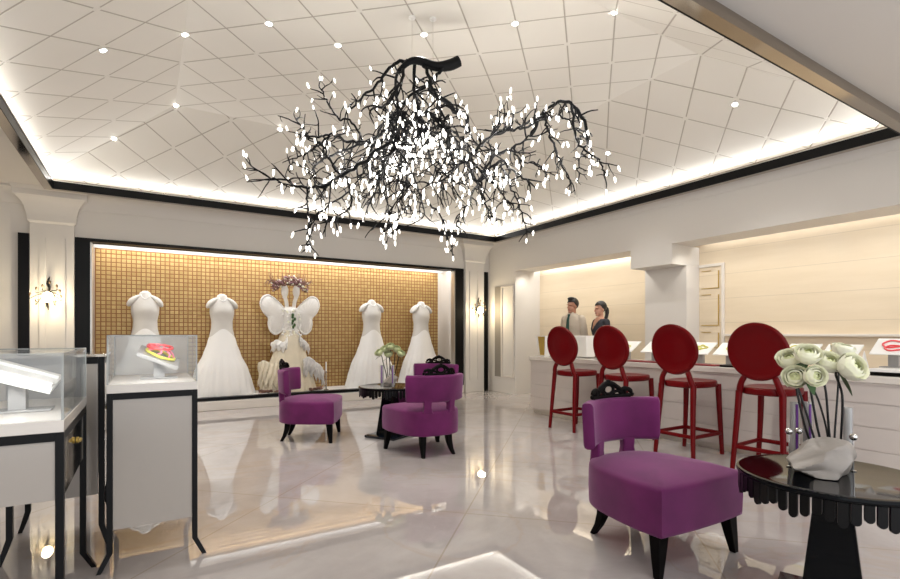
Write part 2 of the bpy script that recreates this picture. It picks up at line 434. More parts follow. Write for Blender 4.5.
# tray edge trims: black/bronze band on the inner faces, bronze strip under the edge
tr = MB(); ti = .012
def ringbox(mb, x0, x1, y0, y1, wdt, z0, z1):
    mb.b2((x0, y0, z0), (x1, y0 + wdt, z1)); mb.b2((x0, y1 - wdt, z0), (x1, y1, z1))
    mb.b2((x0, y0 + wdt, z0), (x0 + wdt, y1 - wdt, z1)); mb.b2((x1 - wdt, y0 + wdt, z0), (x1, y1 - wdt, z1))
ringbox(tr, TX0 + .001, TX1 - .001, TY0 + .001, TY1 - .001, .007, 3.066, 3.168)
struct(tr.build('trim_15', M['black'], smooth=0))
tr = MB(); ringbox(tr, TX0 + .001, TX1 - .001, TY0 + .001, TY1 - .001, .012, 3.1685, 3.178); struct(tr.build('trim_16', M['whiteline'], smooth=0))
tr = MB(); ringbox(tr, TX0 + .001, TX1 - .001, TY0 + .001, TY1 - .001, .007, 3.1785, 3.192); struct(tr.build('trim_17', M['bronze'], smooth=0))
tr = MB(); ringbox(tr, TX0 - .09, TX1 + .09, TY0 - .09, TY1 + .09, .09, 3.069, 3.1495); struct(tr.build('trim_18', M['bronze'], smooth=0))

# ------------------------------------------------------------------ DOWNLIGHTS
def ceil_z(x, y):
    def ins(v, a, b): return (v - a) / (b - a)
    fx = min(ins(x, TX0 - OUT, PX0), ins(x, XR - .01, PX1)); fy = min(ins(y, TY0 - OUT, PY0), ins(y, TY1 + OUT, PY1))
    return ZL + (ZP - ZL) * max(0, min(1, fx, fy))
def ray_ceil(px, py):
    d = 2.0
    while d < 14:
        p = P3(px, py, d)
        if TX0 - OUT < p.x < XR and TY0 - OUT < p.y < TY1 + OUT and p.z >= ceil_z(p.x, p.y): return p
        d += .005
    return None
DL = [(103, 50, 'recessed spotlight on the side slope, between bare diamond rows near the bronze trim'),
      (185, 34, 'recessed spotlight close to the vertical fold where the side slope meets the flat ceiling'),
      (269, 23, 'recessed spotlight in the flat ceiling, next one inward from the fold'),
      (338, 45, 'recessed spotlight in the flat ceiling just above the candle-tipped arms of the chandelier'),
      (424, 34, 'recessed spotlight directly above the cut stub of the chandelier trunk'),
      (515, 23, 'recessed spotlight in the flat ceiling beyond the chandelier stub, above its bare side'),
      (614, 12, 'recessed spotlight highest up beside the front fold of the ceiling'),
      (176, 105, 'recessed spotlight at the corner where three ceiling slopes meet'),
      (114, 138, 'recessed spotlight low on the ceiling above the sconce and black display frame'),
      (280, 129, 'recessed spotlight on the rear slope beside the candle tips of the lowest chandelier arm'),
      (735, 104, 'recessed spotlight alone on the slope above the bar counter stools'),
      (608, 153, 'recessed spotlight by the arched chandelier bough that droops towards the counter')]
dl0 = None; spots = []
for px, py, lab in DL:
    p = ray_ceil(px, py); z = ceil_z(p.x, p.y)
    e = .02; n = Vector((-(ceil_z(p.x + e, p.y) - ceil_z(p.x - e, p.y)) / (2 * e), -(ceil_z(p.x, p.y + e) - ceil_z(p.x, p.y - e)) / (2 * e), 1)).normalized()
    if dl0 is None:
        dl0 = thing('downlight', lab, 'ceiling light', group='recessed spotlights in the quilted ceiling')
        MB().lathe([(.024, -.004), (.036, -.006), (.039, -.003), (.039, -.0005), (.024, -.0005)], 24).build('rim', M['whitepure'], dl0)
        MB().lathe([(.0, -.0075), (.022, -.007), (.023, -.002), (.0, -.002)], 20, cap=False).build('lens', M['spot'], dl0)
        o = dl0
    else: o = dup(dl0, (0, 0, 0), 0, lab)
    o.location = Vector((p.x, p.y, z)) - n * .001
    o.rotation_mode = 'QUATERNION'; o.rotation_quaternion = Vector((0, 0, 1)).rotation_difference(n)
    spots.append(Vector((p.x, p.y, z - .05)))

# ------------------------------------------------------------------ WEDDING DRESSES
def make_dress(label):
    root = thing('wedding_dress', label, 'wedding dress', group='plain white gowns in the gold display')
    def interp(tab, z):
        for (z0, *a), (z1, *b) in zip(tab, tab[1:]):
            if z0 <= z <= z1:
                k = (z - z0) / (z1 - z0); k2 = k * k * (3 - 2 * k) * .4 + k * .6
                return [u + (v - u) * k2 for u, v in zip(a, b)]
        return list(tab[-1][1:])
    tab = [(0, .483, .275), (.20, .44, .26), (.41, .385, .24), (.67, .275, .2), (.85, .215, .17), (.97, .188, .15), (1.10, .164, .128), (1.2, .16, .124), (1.34, .186, .14), (1.42, .188, .135), (1.49, .172, .115), (1.54, .128, .095), (1.58, .095, .08), (1.62, .076, .068), (1.645, .066, .06), (1.66, .03, .03)]
    # bodice
    b = MB(); zs = [.86 + .80 * i / 34 for i in range(35)]; rings = []
    for z in zs:
        rx, ry = interp(tab, z)
        rings.append([Vector((rx * math.cos(a), ry * math.sin(a) + (-.02 * math.exp(-((z - 1.36) / .07) ** 2) * max(0, -math.sin(a))), z)) for a in [2 * PI * i / 40 for i in range(40)]])
    b.loft(rings); b.build('bodice', M['bodice'], root)
    # skirt with an arched top edge and flowing pleats
    s_ = MB(); N = 96; K = 34; rings = []
    for k in range(K + 1):
        rg = []
        for i in range(N):
            a = 2 * PI * i / N; front = max(0, -math.sin(a)) ** 3
            top = .95 + .13 * front
            u = k / K; z = top * (1 - u)
            rx, ry = interp(tab, z); amp = .06 * max(0, u - .1)
            f = 1 + amp * (math.cos(a * 22 + 1.5 * math.sin(a * 3)) + .3 * math.cos(a * 35 + 1)) + (.035 if k else .012)
            rg.append(Vector((rx * f * math.cos(a), ry * f * math.sin(a), z + .001)))
        rings.append(rg)
    s_.loft(rings, cap=False); s_.build('skirt', M['dress'], root, smooth=80)
    for sg in (-1, 1):
        c = MB(); rings = []
        cs_ = [(.06, 1.585, .022, .05), (.10, 1.562, .036, .075), (.14, 1.526, .05, .094), (.178, 1.49, .052, .096), (.208, 1.458, .042, .086), (.226, 1.436, .026, .062), (.234, 1.425, .006, .02)]
        for x_, z_, h_, d_ in cs_:
            rings.append([Vector((sg * (x_ + .62 * h_ * math.sin(q)), d_ * math.cos(q), z_ + .78 * h_ * math.sin(q))) for q in [2 * PI * k / 20 for k in range(20)]])
        c.loft(rings)
        c.build('cap_sleeve', M['bodice'], root)
    cl = MB(); cl.tube(sm([(-.055, -.06, 1.60), (-.045, -.085, 1.565), (0, -.10, 1.53), (.045, -.085, 1.565), (.055, -.06, 1.60)], 4), .008, 6); cl.build('neckline', M['dress'], root)
    return root
dz = DZ0 + .001
d0 = make_dress('white cap-sleeved gown seen behind the glass case with the coral tiara')
d0.location = (-.01, 8.95, dz)
dup(d0, (1.07, 8.95, dz), math.radians(3), 'white mermaid gown between the tiara case and the winged gown')
dup(d0, (3.71, 8.95, dz), math.radians(-4), 'white mermaid gown behind the far table flowers, next to the silver candlestick')
dup(d0, (4.79, 8.95, dz), math.radians(5), 'white mermaid gown at the display end by the white side wall, behind two purple chairs')

# winged couture gown
random.seed(5)
wg = thing('winged_gown', 'cream tulle gown with white butterfly wings and a blossom headdress', 'couture gown', (2.17, 8.93, dz))
sk = MB(); N = 90; rings = []
tab = [(0, .46, .26), (.25, .40, .24), (.55, .31, .2), (.8, .23, .17), (1.0, .17, .13), (1.06, .15, .12)]
for k in range(31):
    z = 1.06 * (1 - k / 30); 
    for (z0, a0, b0_), (z1, a1, b1_) in zip(tab, tab[1:]):
        if z0 <= z <= z1: q = (z - z0) / (z1 - z0); rx = a0 + (a1 - a0) * q; ry = b0_ + (b1_ - b0_) * q
    u = k / 30
    rings.append([Vector((rx * (1 + .09 * u * math.cos(14 * a + 3 * math.sin(2 * a))) * math.cos(a) - .03 * u, ry * (1 + .09 * u * math.cos(14 * a + 3 * math.sin(2 * a))) * math.sin(a), z + .001)) for a in [2 * PI * i / N for i in range(N)]])
sk.loft(rings, cap=False); sk.build('skirt', M['tulle'], wg, smooth=80)
bo = MB(); bo.lathe([(.165, .98), (.135, 1.06), (.122, 1.12), (.135, 1.22), (.165, 1.34), (.165, 1.40), (.125, 1.45), (.06, 1.475), (.02, 1.48)], 32, sy=.72); bo.build('bodice', M['organza'], wg)
gr = MB()
for k in range(7): gr.ell((.02 + .025 * math.sin(k * 2), -.12 - .005 * k, 1.12 + .035 * k), (.022, .012, .03), 8, 6)
gr.build('green_sash', M['leafgreen'], wg)
for m_, cnt, r_ in ((M['rose'], 26, .02), (M['organza'], 46, .026)):
    bb = MB()
    for k in range(cnt):
        z = random.uniform(.82, 1.44); x = random.gauss(0, .075) + (.05 if k % 2 else -.05); x = max(-.15, min(.15, x))
        bb.ell((x, -.115 * math.sqrt(max(.1, 1 - (x / .2) ** 2)) - .012, z), (r_ * random.uniform(.6, 1.2), r_ * .5, r_ * random.uniform(.6, 1.2)), 8, 6)
    bb.build('bodice_blossom', m_, wg)
def ruffle(pts, w0, name, m, wav=.03, n=10):
    c = MB(); path = sm(pts, 8); rings = []
    for i, p in enumerate(path):
        rings.append([p + Vector((0, -.035 * math.sin(PI * j / n) + wav * .5 * math.sin(i * 1.3 + j), -w0 * j / n + wav * math.sin(i * 1.1) * j / n)) for j in range(n + 1)])
    c.loft(rings, cap=False, close=False); o = c.build(name, m, wg, smooth=80); md = o.modifiers.new('thick', 'SOLIDIFY'); md.thickness = .008
ruffle([(-.33, .0, .84), (-.25, -.1, .9), (-.16, -.17, .86), (-.1, -.2, .95)], .16, 'peplum_frill', M['organza'])
ruffle([(.1, -.18, 1.02), (.17, -.16, .92), (.24, -.1, .88), (.34, .02, .8)], .17, 'peplum_frill', M['frill'])
ruffle([(.16, -.24, .56), (.28, -.2, .6), (.42, -.14, .5), (.52, -.06, .44), (.6, .0, .34)], .3, 'train', M['frill'], .05)
ruffle([(-.54, .0, .5), (-.46, -.1, .55), (-.36, -.18, .5), (-.26, -.2, .52)], .4, 'train', M['tulle'], .05)
# puffed butterfly wings: thick lobed surfaces
for sg in (-1, 1):
    wi = MB(); outl = [(.07, 1.36), (.13, 1.46), (.24, 1.58), (.36, 1.66), (.46, 1.63), (.50, 1.52), (.46, 1.39), (.37, 1.28), (.37, 1.17), (.34, 1.06), (.26, 1.0), (.18, 1.04), (.13, 1.14), (.10, 1.25)]
    ol = sm([Vector((x, 0, z)) for x, z in outl] + [Vector((outl[0][0], 0, outl[0][1]))], 5)[:-1]
    cen = Vector((.25, 0, 1.36)); rings = []
    for f, yy in ((0.02, -.075), (.35, -.07), (.65, -.055), (.9, -.03), (1, 0), (.9, .03), (.6, .05), (.02, .06)):
        rings.append([Vector((sg * (cen.x + (p.x - cen.x) * f), yy - .02 + .004 * math.sin(i * 1.9) * f, cen.z + (p.z - cen.z) * f)) for i, p in enumerate(ol)])
    wi.loft(rings); wo = wi.build('wing', M['organza'], wg, smooth=80)
    lc = MB()
    for i, p in enumerate(ol[::1]): lc.ell((sg * p.x, -.02, p.z), (.02, .03, .02), 8, 6)
    lc.build('lace_edge', M['dress'], wo)
    hd = MB(); hd.tube(sm([(sg * .06, 0, 1.46), (sg * .07, -.01, 1.56), (sg * .10, -.01, 1.66)], 5), [.045] + [.034] * 8 + [.04, .04], 12)
    hd.ell((sg * .10, -.015, 1.75), (.062, .065, .115), 16, 12); hd.build('mannequin_head', M['organza'], wg)
hp = MB(); hp2 = MB(); hp3 = MB()
for k in range(190):
    a = random.uniform(0, 2 * PI); q = math.sqrt(random.random()); x = .33 * q * math.cos(a); y = .13 * q * math.sin(a)
    z = 1.80 + .16 * random.random() + .07 * math.cos(x * 9)
    b_ = random.choice((hp, hp, hp2, hp3)); r_ = random.uniform(.012, .03)
    b_.ell((x, y, z), (r_, r_, r_ * .7), 8, 6)
for k in range(60):
    x = random.uniform(-.34, .34); y = random.uniform(-.1, .08); z0 = 1.9
    e = Vector((x * 1.3, y, z0 + random.uniform(-.06, .24) - abs(x) * .2)); hp3.tube([(x * .7, y, z0 - .05), ((x + e.x) / 2, y, z0 + .03), e], [.010, .007, .003], 5)
hp.build('headdress_blossom', M['floral'], wg); hp2.build('headdress_blossom', M['rose'], wg); hp3.build('headdress_sprig', M['earth'], wg)
# dried blossoms at its hem
fl = MB()
for k in range(70):
    a = random.choice((random.uniform(-2.95, -2.1), random.uniform(-1.0, -.15))); q = random.uniform(.92, 1.0)
    fl.ell((.56 * q * math.cos(a), .30 * q * math.sin(a), .012 + .035 * random.random()), (.03, .02, .014), 8, 6)
fl.build('hem_blossom', M['earth'], wg)
ca = thing('candlestick', 'slim silver candlestick standing beside the winged gown', 'candlestick', (2.74, 8.7, dz))
MB().lathe([(.045, 0), (.045, .01), (.012, .02), (.008, .08), (.013, .1), (.008, .12), (.008, .30), (.02, .32), (.02, .335), (.0, .336)], 20).build('stand', M['silver'], ca)
MB().lathe([(.011, .336), (.011, .50), (.0, .505)], 14).build('candle', M['whitepure'], ca)

# ------------------------------------------------------------------ SCONCES
def sconce(loc, label):
    random.seed(3)
    t = thing('wall_sconce', label, 'wall lamp', loc, group='branch wall lamps on the back wall')
    MB().lathe([(.0, 0), (.05, 0), (.045, .015), (.0, .02)], 20, cap=False).build('backplate', M['blackmatte'], t).rotation_euler = (PI / 2, 0, 0)
    st = MB(); st.tube(sm([(0, -.02, .02), (.01, -.05, .10), (-.01, -.05, .17), (.015, -.045, .25)], 5), [.012] * 6 + [.016] * 4 + [.012] * 4 + [.004] * 2, 8)
    st.tube(sm([(0, -.02, .0), (-.01, -.05, -.08), (.0, -.05, -.2)], 5), [.012] * 6 + [.01] * 3 + [.004] * 2, 8); st.build('stem', M['blackmatte'], t)
    for k in range(10):
        a = k * 2 * PI / 10 + .2; L = random.uniform(.11, .19)
        b_ = MB(); e = Vector((math.cos(a) * L, -.09 - .03 * random.random(), math.sin(a) * L * .85 - .02))
        b_.tube(sm([(0, -.04, .03 * math.sin(a)), (e.x * .45, -.10, e.z * .4 + .03), e, e + Vector((.0, .01, .035))], 4), [.008] * 5 + [.005] * 5 + [.003] * 3, 6)
        br = b_.build('branch', M['blackmatte'], t)
        c_ = MB(); c_.ell(e + Vector((.0, .005, .058)), (.014, .014, .024), 8, 6); c_.build('crystal', M['crystal'], br)
    bl = MB(); bl.ell((0, -.11, -.03), (.06, .05, .068), 16, 12); bl.build('bulb', M['warm'], t)
    return t
sconce((-1.115, YB - .069, 1.72), 'black branch wall lamp between the black strip and the display frame, above the glass cases')
sconce((5.90, YB - .069, 1.72), 'black branch wall lamp on the far pilaster near the counter end')

# ------------------------------------------------------------------ PURPLE CHAIRS
def make_chair(label):
    r_ = thing('slipper_chair', label, 'chair', group='purple velvet slipper chairs around the black tables')
    hw, fy, by = .335, .31, -.34
    ol = []
    ol += [(-hw, fy), (-hw * .5, fy + .012), (0, fy + .016), (hw * .5, fy + .012), (hw, fy)]
    ol += [(hw + .012, fy - .15), (hw - .005, fy - .32), (hw - .035, fy - .46), (hw - .10, by + .075), (hw - .20, by + .015)]
    ol += [(0, by)]
    ol += [(-x, y) for x, y in reversed(ol[5:10])]
    # insert corner points so that the front corners stay crisp but soft
    pts = [Vector((x, y, 0)) for x, y in ol]
    front = sm(pts[0:5], 4); rest = sm(pts[4:] + [pts[0]], 4)
    outl = front[:-1] + rest[:-1]; cen = Vector((0, .0, 0)); s_ = MB(); rings = []
    def ring(f, z, inset=0):
        rg = []
        for p in outl:
            d = (p - cen); L = d.length; rg.append(cen + d * ((L * f - inset) / L) + Vector((0, 0, z)))
        return rg
    for f, z, i_ in ((.5, .208, 0), (.97, .208, 0), (.995, .213, 0), (1.0, .23, 0), (1.008, .31, 0), (1.004, .40, 0), (1.0, .425, 0), (.995, .438, 0), (.975, .448, 0), (.93, .456, 0), (.8, .470, 0), (.6, .482, 0), (.35, .489, 0), (.12, .491, 0)):
        rings.append(ring(f, z))
    s_.loft(rings); s_.build('seat', M['velvet'], r_, smooth=60)
    # piping on the top and bottom edge
    # curved back panel
    R = .42; cy = .10; H0, H1, T = .535, .80, .065; A = math.radians(45); b_ = MB(); rings = []
    nA = 20
    sec = [(-.5, .1), (-.5, .9), (-.42, .97), (-.2, 1.0), (.2, 1.0), (.42, .97), (.5, .9), (.5, .1), (.42, .03), (.2, 0), (-.2, 0), (-.42, .03)]
    for k in range(-1, nA + 2):
        kk = min(max(k, 0), nA); a = -A + 2 * A * kk / nA; f = .82 if k in (-1, nA + 1) else 1.0
        ao = a + (0.02 * (-1 if k < 0 else 1) if k in (-1, nA + 1) else 0)
        rake = .05
        rg = []
        for u, v in sec:
            v2 = .5 + (v - .5) * (f if f < 1 else 1); z = H0 + (H1 - H0) * v2; rr = R + u * T * f + rake * (z - H0)
            rg.append(Vector((rr * math.sin(ao), cy - rr * math.cos(ao), z)))
        rings.append(rg)
    b_.loft(rings); b_.build('backrest', M['velvet'], r_, smooth=50)
    for sg in (-1, 1):
        p_ = MB(); x = sg * .13
        rings = []
        for z, w_, t_ in ((.425, .060, .026), (.45, .046, .028), (.49, .038, .029), (.53, .040, .030), (.57, .05, .030), (.60, .052, .029)):
            y = cy - math.sqrt((R + .05 * max(0, z - H0)) ** 2 - x * x)
            ang = math.asin(x / R); cs, sn = math.cos(ang), math.sin(ang)
            base = [(-w_, -t_), (w_, -t_), (w_, t_), (-w_, t_)]
            rings.append([Vector((x + a * cs + b2_ * -sn * 1, y + a * sn + b2_ * cs, z)) for a, b2_ in base])
        p_.loft(rings); p_.build('back_post', M['velvet'], r_, bevel=.012, seg=3)
    # carved crest
    c_ = MB(); Rr = R + .014
    def cp(s, z): a = s / Rr; return Vector((Rr * math.sin(a), cy - Rr * math.cos(a), z))
    zb = H1 + .004
    c_.tube([cp(s, zb + .006) for s in lerpl(-.165, .165, 17)], .013, 8)
    for sg in (-1, 1):
        path = []
        for q in range(15):
            a = q / 14 * 1.75 * PI; rad = .026 * (1 - .55 * q / 14); path.append(cp(sg * (.145 + rad * math.cos(a)), zb + .026 + rad * math.sin(a)))
        c_.tube(path, [.013] * 10 + [.010] * 5, 8)
        c_.tube(sm([cp(sg * .17, zb + .03), cp(sg * .135, zb + .052), cp(sg * .10, zb + .046), cp(sg * .07, zb + .062), cp(sg * .035, zb + .082), cp(0, zb + .086)], 4), [.013] * 10 + [.016] * 11, 8)
        c_.tube(sm([cp(sg * .12, zb + .01), cp(sg * .085, zb + .035), cp(sg * .05, zb + .03), cp(sg * .04, zb + .012)], 4), .011, 8)
        c_.ell(cp(sg * .10, zb + .028), (.02, .014, .02), 10, 8)
        c_.ell(cp(sg * .178, zb + .012), (.014, .013, .014), 10, 8)
    c_.tube([cp(.042 * math.cos(2 * PI * i / 18), zb + .048 + .028 * math.sin(2 * PI * i / 18)) for i in range(19)], .010, 8)
    c_.ell(cp(0, zb + .096), (.02, .015, .014), 10, 8)
    c_.build('carved_crest', M['ebony'], r_, smooth=60)
    for sg in (-1, 1):
        l_ = MB(); l_.sqtube([(sg * .285, .255, .2075), (sg * .30, .265, .10), (sg * .315, .275, 0)], [.034, .026, .017]); l_.build('leg', M['ebony'], r_, bevel=.004)
        l_ = MB(); l_.sqtube([(sg * .145, -.225, .2075), (sg * .15, -.235, .13), (sg * .158, -.258, .06), (sg * .172, -.29, 0)], [.03, .027, .021, .016]); l_.build('leg', M['ebony'], r_, bevel=.004)
    return r_
ch = make_chair('purple velvet chair standing alone on the far table side by the winged gown')
def place(o, x, y, ang): o.location = (x, y, .0005); o.rotation_euler = (0, 0, math.radians(ang - 90))
place(ch, 1.63, 5.74, -27)
cB = dup(ch, (0, 0, 0), 0, 'purple velvet chair half hidden behind another chair by the far black table'); place(cB, 3.12, 5.62, 216)
cC = dup(ch, (0, 0, 0), 0, 'purple velvet chair turned back to the viewer, facing the far black table'); place(cC, 2.45, 4.5, 90)
cD = dup(ch, (0, 0, 0), 0, 'large purple velvet chair in front of the red stools, beside the fringed table'); place(cD, 2.46, 1.80, -92)

# ------------------------------------------------------------------ BLACK TABLES
def make_table(label):
    t = thing('fringed_table', label, 'table', group='round black tables with scalloped fringe')
    R = .365
    MB().lathe([(0, .565), (R - .03, .565), (R - .008, .566), (R, .573), (R + .002, .58), (R - .002, .589), (R - .02, .592), (R - .03, .590), (0, .590)], 72, cap=False).build('tabletop', M['tabletop'], t)
    f = MB(); n = 56
    for k in range(n):
        a = 2 * PI * k / n; L = .066 + .03 * abs(((k % 4) - 2) / 2.0); w_ = .0158
        pr = [(-w_, .566), (w_, .566)] + [(w_ * math.cos(q), .566 - L + w_ - w_ * math.sin(q)) for q in lerpl(0, PI, 7)]
        ca, sa = math.cos(a), math.sin(a); rr = R - .008
        A_ = [Vector((rr * ca - x * sa, rr * sa + x * ca, z)) for x, z in pr]; B_ = [Vector(((rr - .012) * ca - x * sa, (rr - .012) * sa + x * ca, z)) for x, z in pr]
        f.loft([A_, B_])
    f.build('fringe', M['black'], t, smooth=30)
    p_ = MB(); q = math.radians(20)
    def sq(h, z): return [Vector((h * 1.414 * math.cos(q + PI / 4 + i * PI / 2), h * 1.414 * math.sin(q + PI / 4 + i * PI / 2), z)) for i in range(4)]
    p_.loft([sq(.115, .03), sq(.06, .54), sq(.16, .556), sq(.16, .5645)]); p_.build('pedestal', M['tabletop'], t, bevel=.004)
    p_ = MB(); p_.loft([sq(.2, 0), sq(.21, .004), sq(.21, .026), sq(.2, .03)]); p_.build('base', M['bluebase'], t, bevel=.002)
    return t
TA = (2.55, .97, .0005); TB = (2.445, 5.34, .0005)
tab1 = make_table('black fringed table near the viewer with pale roses and folded cloth on it'); tab1.location = TA
tab2 = dup(tab1, TB, math.radians(8), 'black fringed table between the purple chairs in front of the display'); tab2['group'] = tab1['group']

# ------------------------------------------------------------------ ROSES etc.
def bloom_mb(seed=0):
    rnd = random.Random(seed); mb = MB()
    for ring_, (n, R_, top, flare) in enumerate(((2, .014, 20, 0), (3, .023, 28, .001), (4, .033, 38, .003), (5, .043, 50, .006), (6, .052, 66, .010))):
        mb.cur = 1 if ring_ < 2 else 0
        for k in range(n):
            a0 = 2 * PI * k / n + ring_ * 1.1 + rnd.uniform(-.12, .12); wid = 2 * PI / n * .72; nu, nv = 9, 8; grid = []
            for v in range(nv):
                fv = v / (nv - 1)
                for u in range(nu):
                    fu = u / (nu - 1) * 2 - 1
                    tt = math.radians(top + 14 * abs(fu) ** 2.2 + rnd.uniform(-1, 1))
                    th = math.radians(165) + (tt - math.radians(165)) * fv
                    rr = R_ + flare * fv ** 5 + .0025 * (fu + 1) * .5
                    a = a0 + fu * wid
                    grid.append(Vector((rr * math.sin(th) * math.cos(a), rr * math.sin(th) * math.sin(a), .045 + rr * .95 * math.cos(th) - flare * .5 * fv ** 6)))
            mb.add(grid, [(v * nu + u, v * nu + u + 1, (v + 1) * nu + u + 1, (v + 1) * nu + u) for v in range(nv - 1) for u in range(nu - 1)])
    mb.cur = 1; mb.ell((0, 0, .05), (.010, .010, .012), 8, 6); mb.cur = 0
    mb.lathe([(0, -.004), (.016, -.002), (.026, .006), (.03, .014), (0, .016)], 14, cap=False)
    return mb
BL = bloom_mb(1).mesh('bloom', 70); BL.materials.append(M['rose']); BL.materials.append(M['rosecore'])
BL2 = BL.copy(); BL2.name = 'bloom'; BL2.materials.clear(); M['rosefar'] = mat('sage_green_bloom', (196, 202, 158), .55, var=.12, scale=30); BL2.materials.append(M['rosefar']); BL2.materials.append(M['leafgreen'])
def rose(base, head, tilt, label, scale=1.0, group='pale green roses on the near table', leaf=True, bend=.05):
    """tilt: direction the bloom faces"""
    t = thing('rose', label, 'rose', base, 0, group)
    h = Vector(head) - Vector(base); d = Vector(tilt).normalized()
    st = MB(); side = Vector((random.uniform(-1, 1), random.uniform(-1, 1), 0)) * bend
    st.tube(sm([(0, 0, 0), h * .35 + side, h * .75 + side * .6, h - d * .03 * scale, h + d * .004], 5), [.0052 * min(1, scale * 1.1)] * 21, 6); st.build('stem', M['stem'], t)
    o = link('bloom', BL2 if 'far' in group else BL, t); o.location = h; o.scale = (scale,) * 3; o.rotation_mode = 'QUATERNION'; o.rotation_quaternion = Vector((0, 0, 1)).rotation_difference(d)
    if leaf:
        lf = MB(); q = d.orthogonal().normalized() if leaf is True else Vector(leaf).normalized()
        L = .085 * scale; w_ = .03 * scale; b0_ = h - d * .02; sd = q.cross(Vector((0, 0, 1)))
        sd = sd.normalized() if sd.length > .01 else Vector((1, 0, 0)); rows = []
        for i in range(7):
            u = i / 6; c_ = b0_ + q * L * u + Vector((0, 0, -.03 * scale * u * u + .008)); ww = w_ * math.sin(PI * min(1, u * .95 + .03)) ** .8
            rows.append([c_ - sd * ww, c_ + Vector((0, 0, -.004)), c_ + sd * ww])
        lf.loft(rows, cap=False, close=False); lf.build('leaf', M['leafgreen'], t)
    return t
def rock(label, loc, sc_, seed, group):
    t_ = MB(); rnd = random.Random(seed); t_.ell((0, 0, .5), (.5, .5, .5), 48, 32)
    dirs = [(Vector((rnd.uniform(-1, 1), rnd.uniform(-1, 1), rnd.uniform(-.5, .9))).normalized(), rnd.uniform(.27, .42)) for _ in range(22)]
    for v in t_.v:
        p = v - Vector((0, 0, .5))
        for d, L in dirs:
            k = p.dot(d)
            if k > L: p -= d * (k - L) * .95
        u = max(0, min(1, (p.x + .45) / .6)); hz_ = .42 + .58 * u * u * (3 - 2 * u)
        fold = .065 * abs(math.sin(9 * p.z + 3.5 * p.x + 1.5 * math.sin(6 * p.y))) ** .6 + .04 * math.sin(13 * p.x - 9 * p.z)
        p += Vector((p.x, p.y, 0)) * fold * 1.6
        p.z = max(p.z, -.3)
        v.x, v.y, v.z = p.x * sc_[0] * 1.2, p.y * sc_[1] * 1.2, (p.z + .3) / .68 * sc_[2] * hz_
    o = t_.build('folded_cloth_vase', M['rock'], smooth=28); o.location = loc
    return tag(o, label, 'vase', group)
zt = .5935
ca_, sa_ = RT, FW
def onA(r_, f_, z=zt): p = Vector((TA[0], TA[1], z)) + RT * r_ + FW * f_; return p
rock('pale crumpled cloth vase on the near fringed table', onA(-.048, -.01), (.27, .2, .165), 4, 'cloth vases on the black tables').rotation_euler = (0, 0, -YAW)
heads = [((789, 359), 2.30, (-.5, .5, .7), .92, 'white rose touching the red stool back in the near bunch', None),
         ((795, 377), 2.20, (-.5, .7, .25), .88, 'drooping green rose low in the near bunch beside the stool back', None),
         ((808, 354), 2.20, (-.2, .6, .75), .92, 'white-green rose in the middle of the near bunch above a leaf', (-.9, -.5, -.35)),
         ((815, 376), 2.12, (-.1, .95, .15), .8, 'low green rose hanging under the middle of the near bunch, with a long leaf', (.1, -.5, -.9)),
         ((829, 362), 2.20, (-.05, .7, .7), .95, 'pale rose leaning against the widest bloom in the near bunch', None),
         ((843, 349), 2.31, (.1, .3, .95), .8, 'pale rose peeping out at the top behind the two big blooms', None),
         ((853, 367), 2.10, (.25, .85, .4), 1.05, 'open pale green rose at the end of the bunch, widest bloom over the folded cloth', (.5, -.2, -.8))]
random.seed(9)
for i, ((px, py), d, tl, s_, lab, lf) in enumerate(heads):
    hd = P3(px, py, d); bs = onA(.045 + .013 * i, .125 + .016 * (i % 2), zt + .001)
    wl = RT * tl[0] - FW * tl[1] + Vector((0, 0, tl[2]))
    rose(bs, hd - wl.normalized() * .045 * s_, wl, lab, s_, leaf=(RT * lf[0] + FW * lf[1] + Vector((0, 0, lf[2]))) if lf else False, bend=.02)
def tube_vase(loc, label, h=.2, ribbon=True, group='glass tube vases on the tables', s_=1.0):
    t = thing('glass_tube', label, 'tube vase', loc, 0, group)
    MB().lathe([(0, 0), (.017 * s_, 0), (.018 * s_, .004), (.018 * s_, h), (.016 * s_, h), (.016 * s_, .006), (0, .006)], 20, cap=False).build('tube', M['tube'], t)
    if ribbon: MB().box((-.010 * s_, -.0155 * s_, h * .57), (.010 * s_, .004, h * .8), -.5).build('ribbon', M['purplerib'], t)
    return t
tube_vase(onA(-.04, .185), 'glass tube with violet stripe, farther from the roses on the near table', .285)
tube_vase(onA(.022, .185), 'glass tube with violet stripe, closer to the rose stems on the near table', .285)
tube_vase(onA(.21, .18), 'plain clear glass tube behind the folded cloth on the near table', .26, False)
def ball(loc, label, h):
    t = thing('silver_ball_pick', label, 'ornament', loc, 0, 'silver ball picks on the near table')
    MB().ell((0, 0, h), (.016, .016, .016), 18, 12).build('ball', M['silver'], t)
    MB().lathe([(.012, 0), (.012, .002), (.0025, .004), (.002, h - .014)], 10).build('pin', M['silver'], t)
ball(onA(-.109, .12), 'silver ball on a pin at the outer side of the violet-striped tubes', .16)
ball(onA(-.05, .14), 'silver ball on a pin between the two violet-striped tubes', .158)
ball(onA(.122, .04), 'silver ball on a pin in front of the plain clear tube', .15)

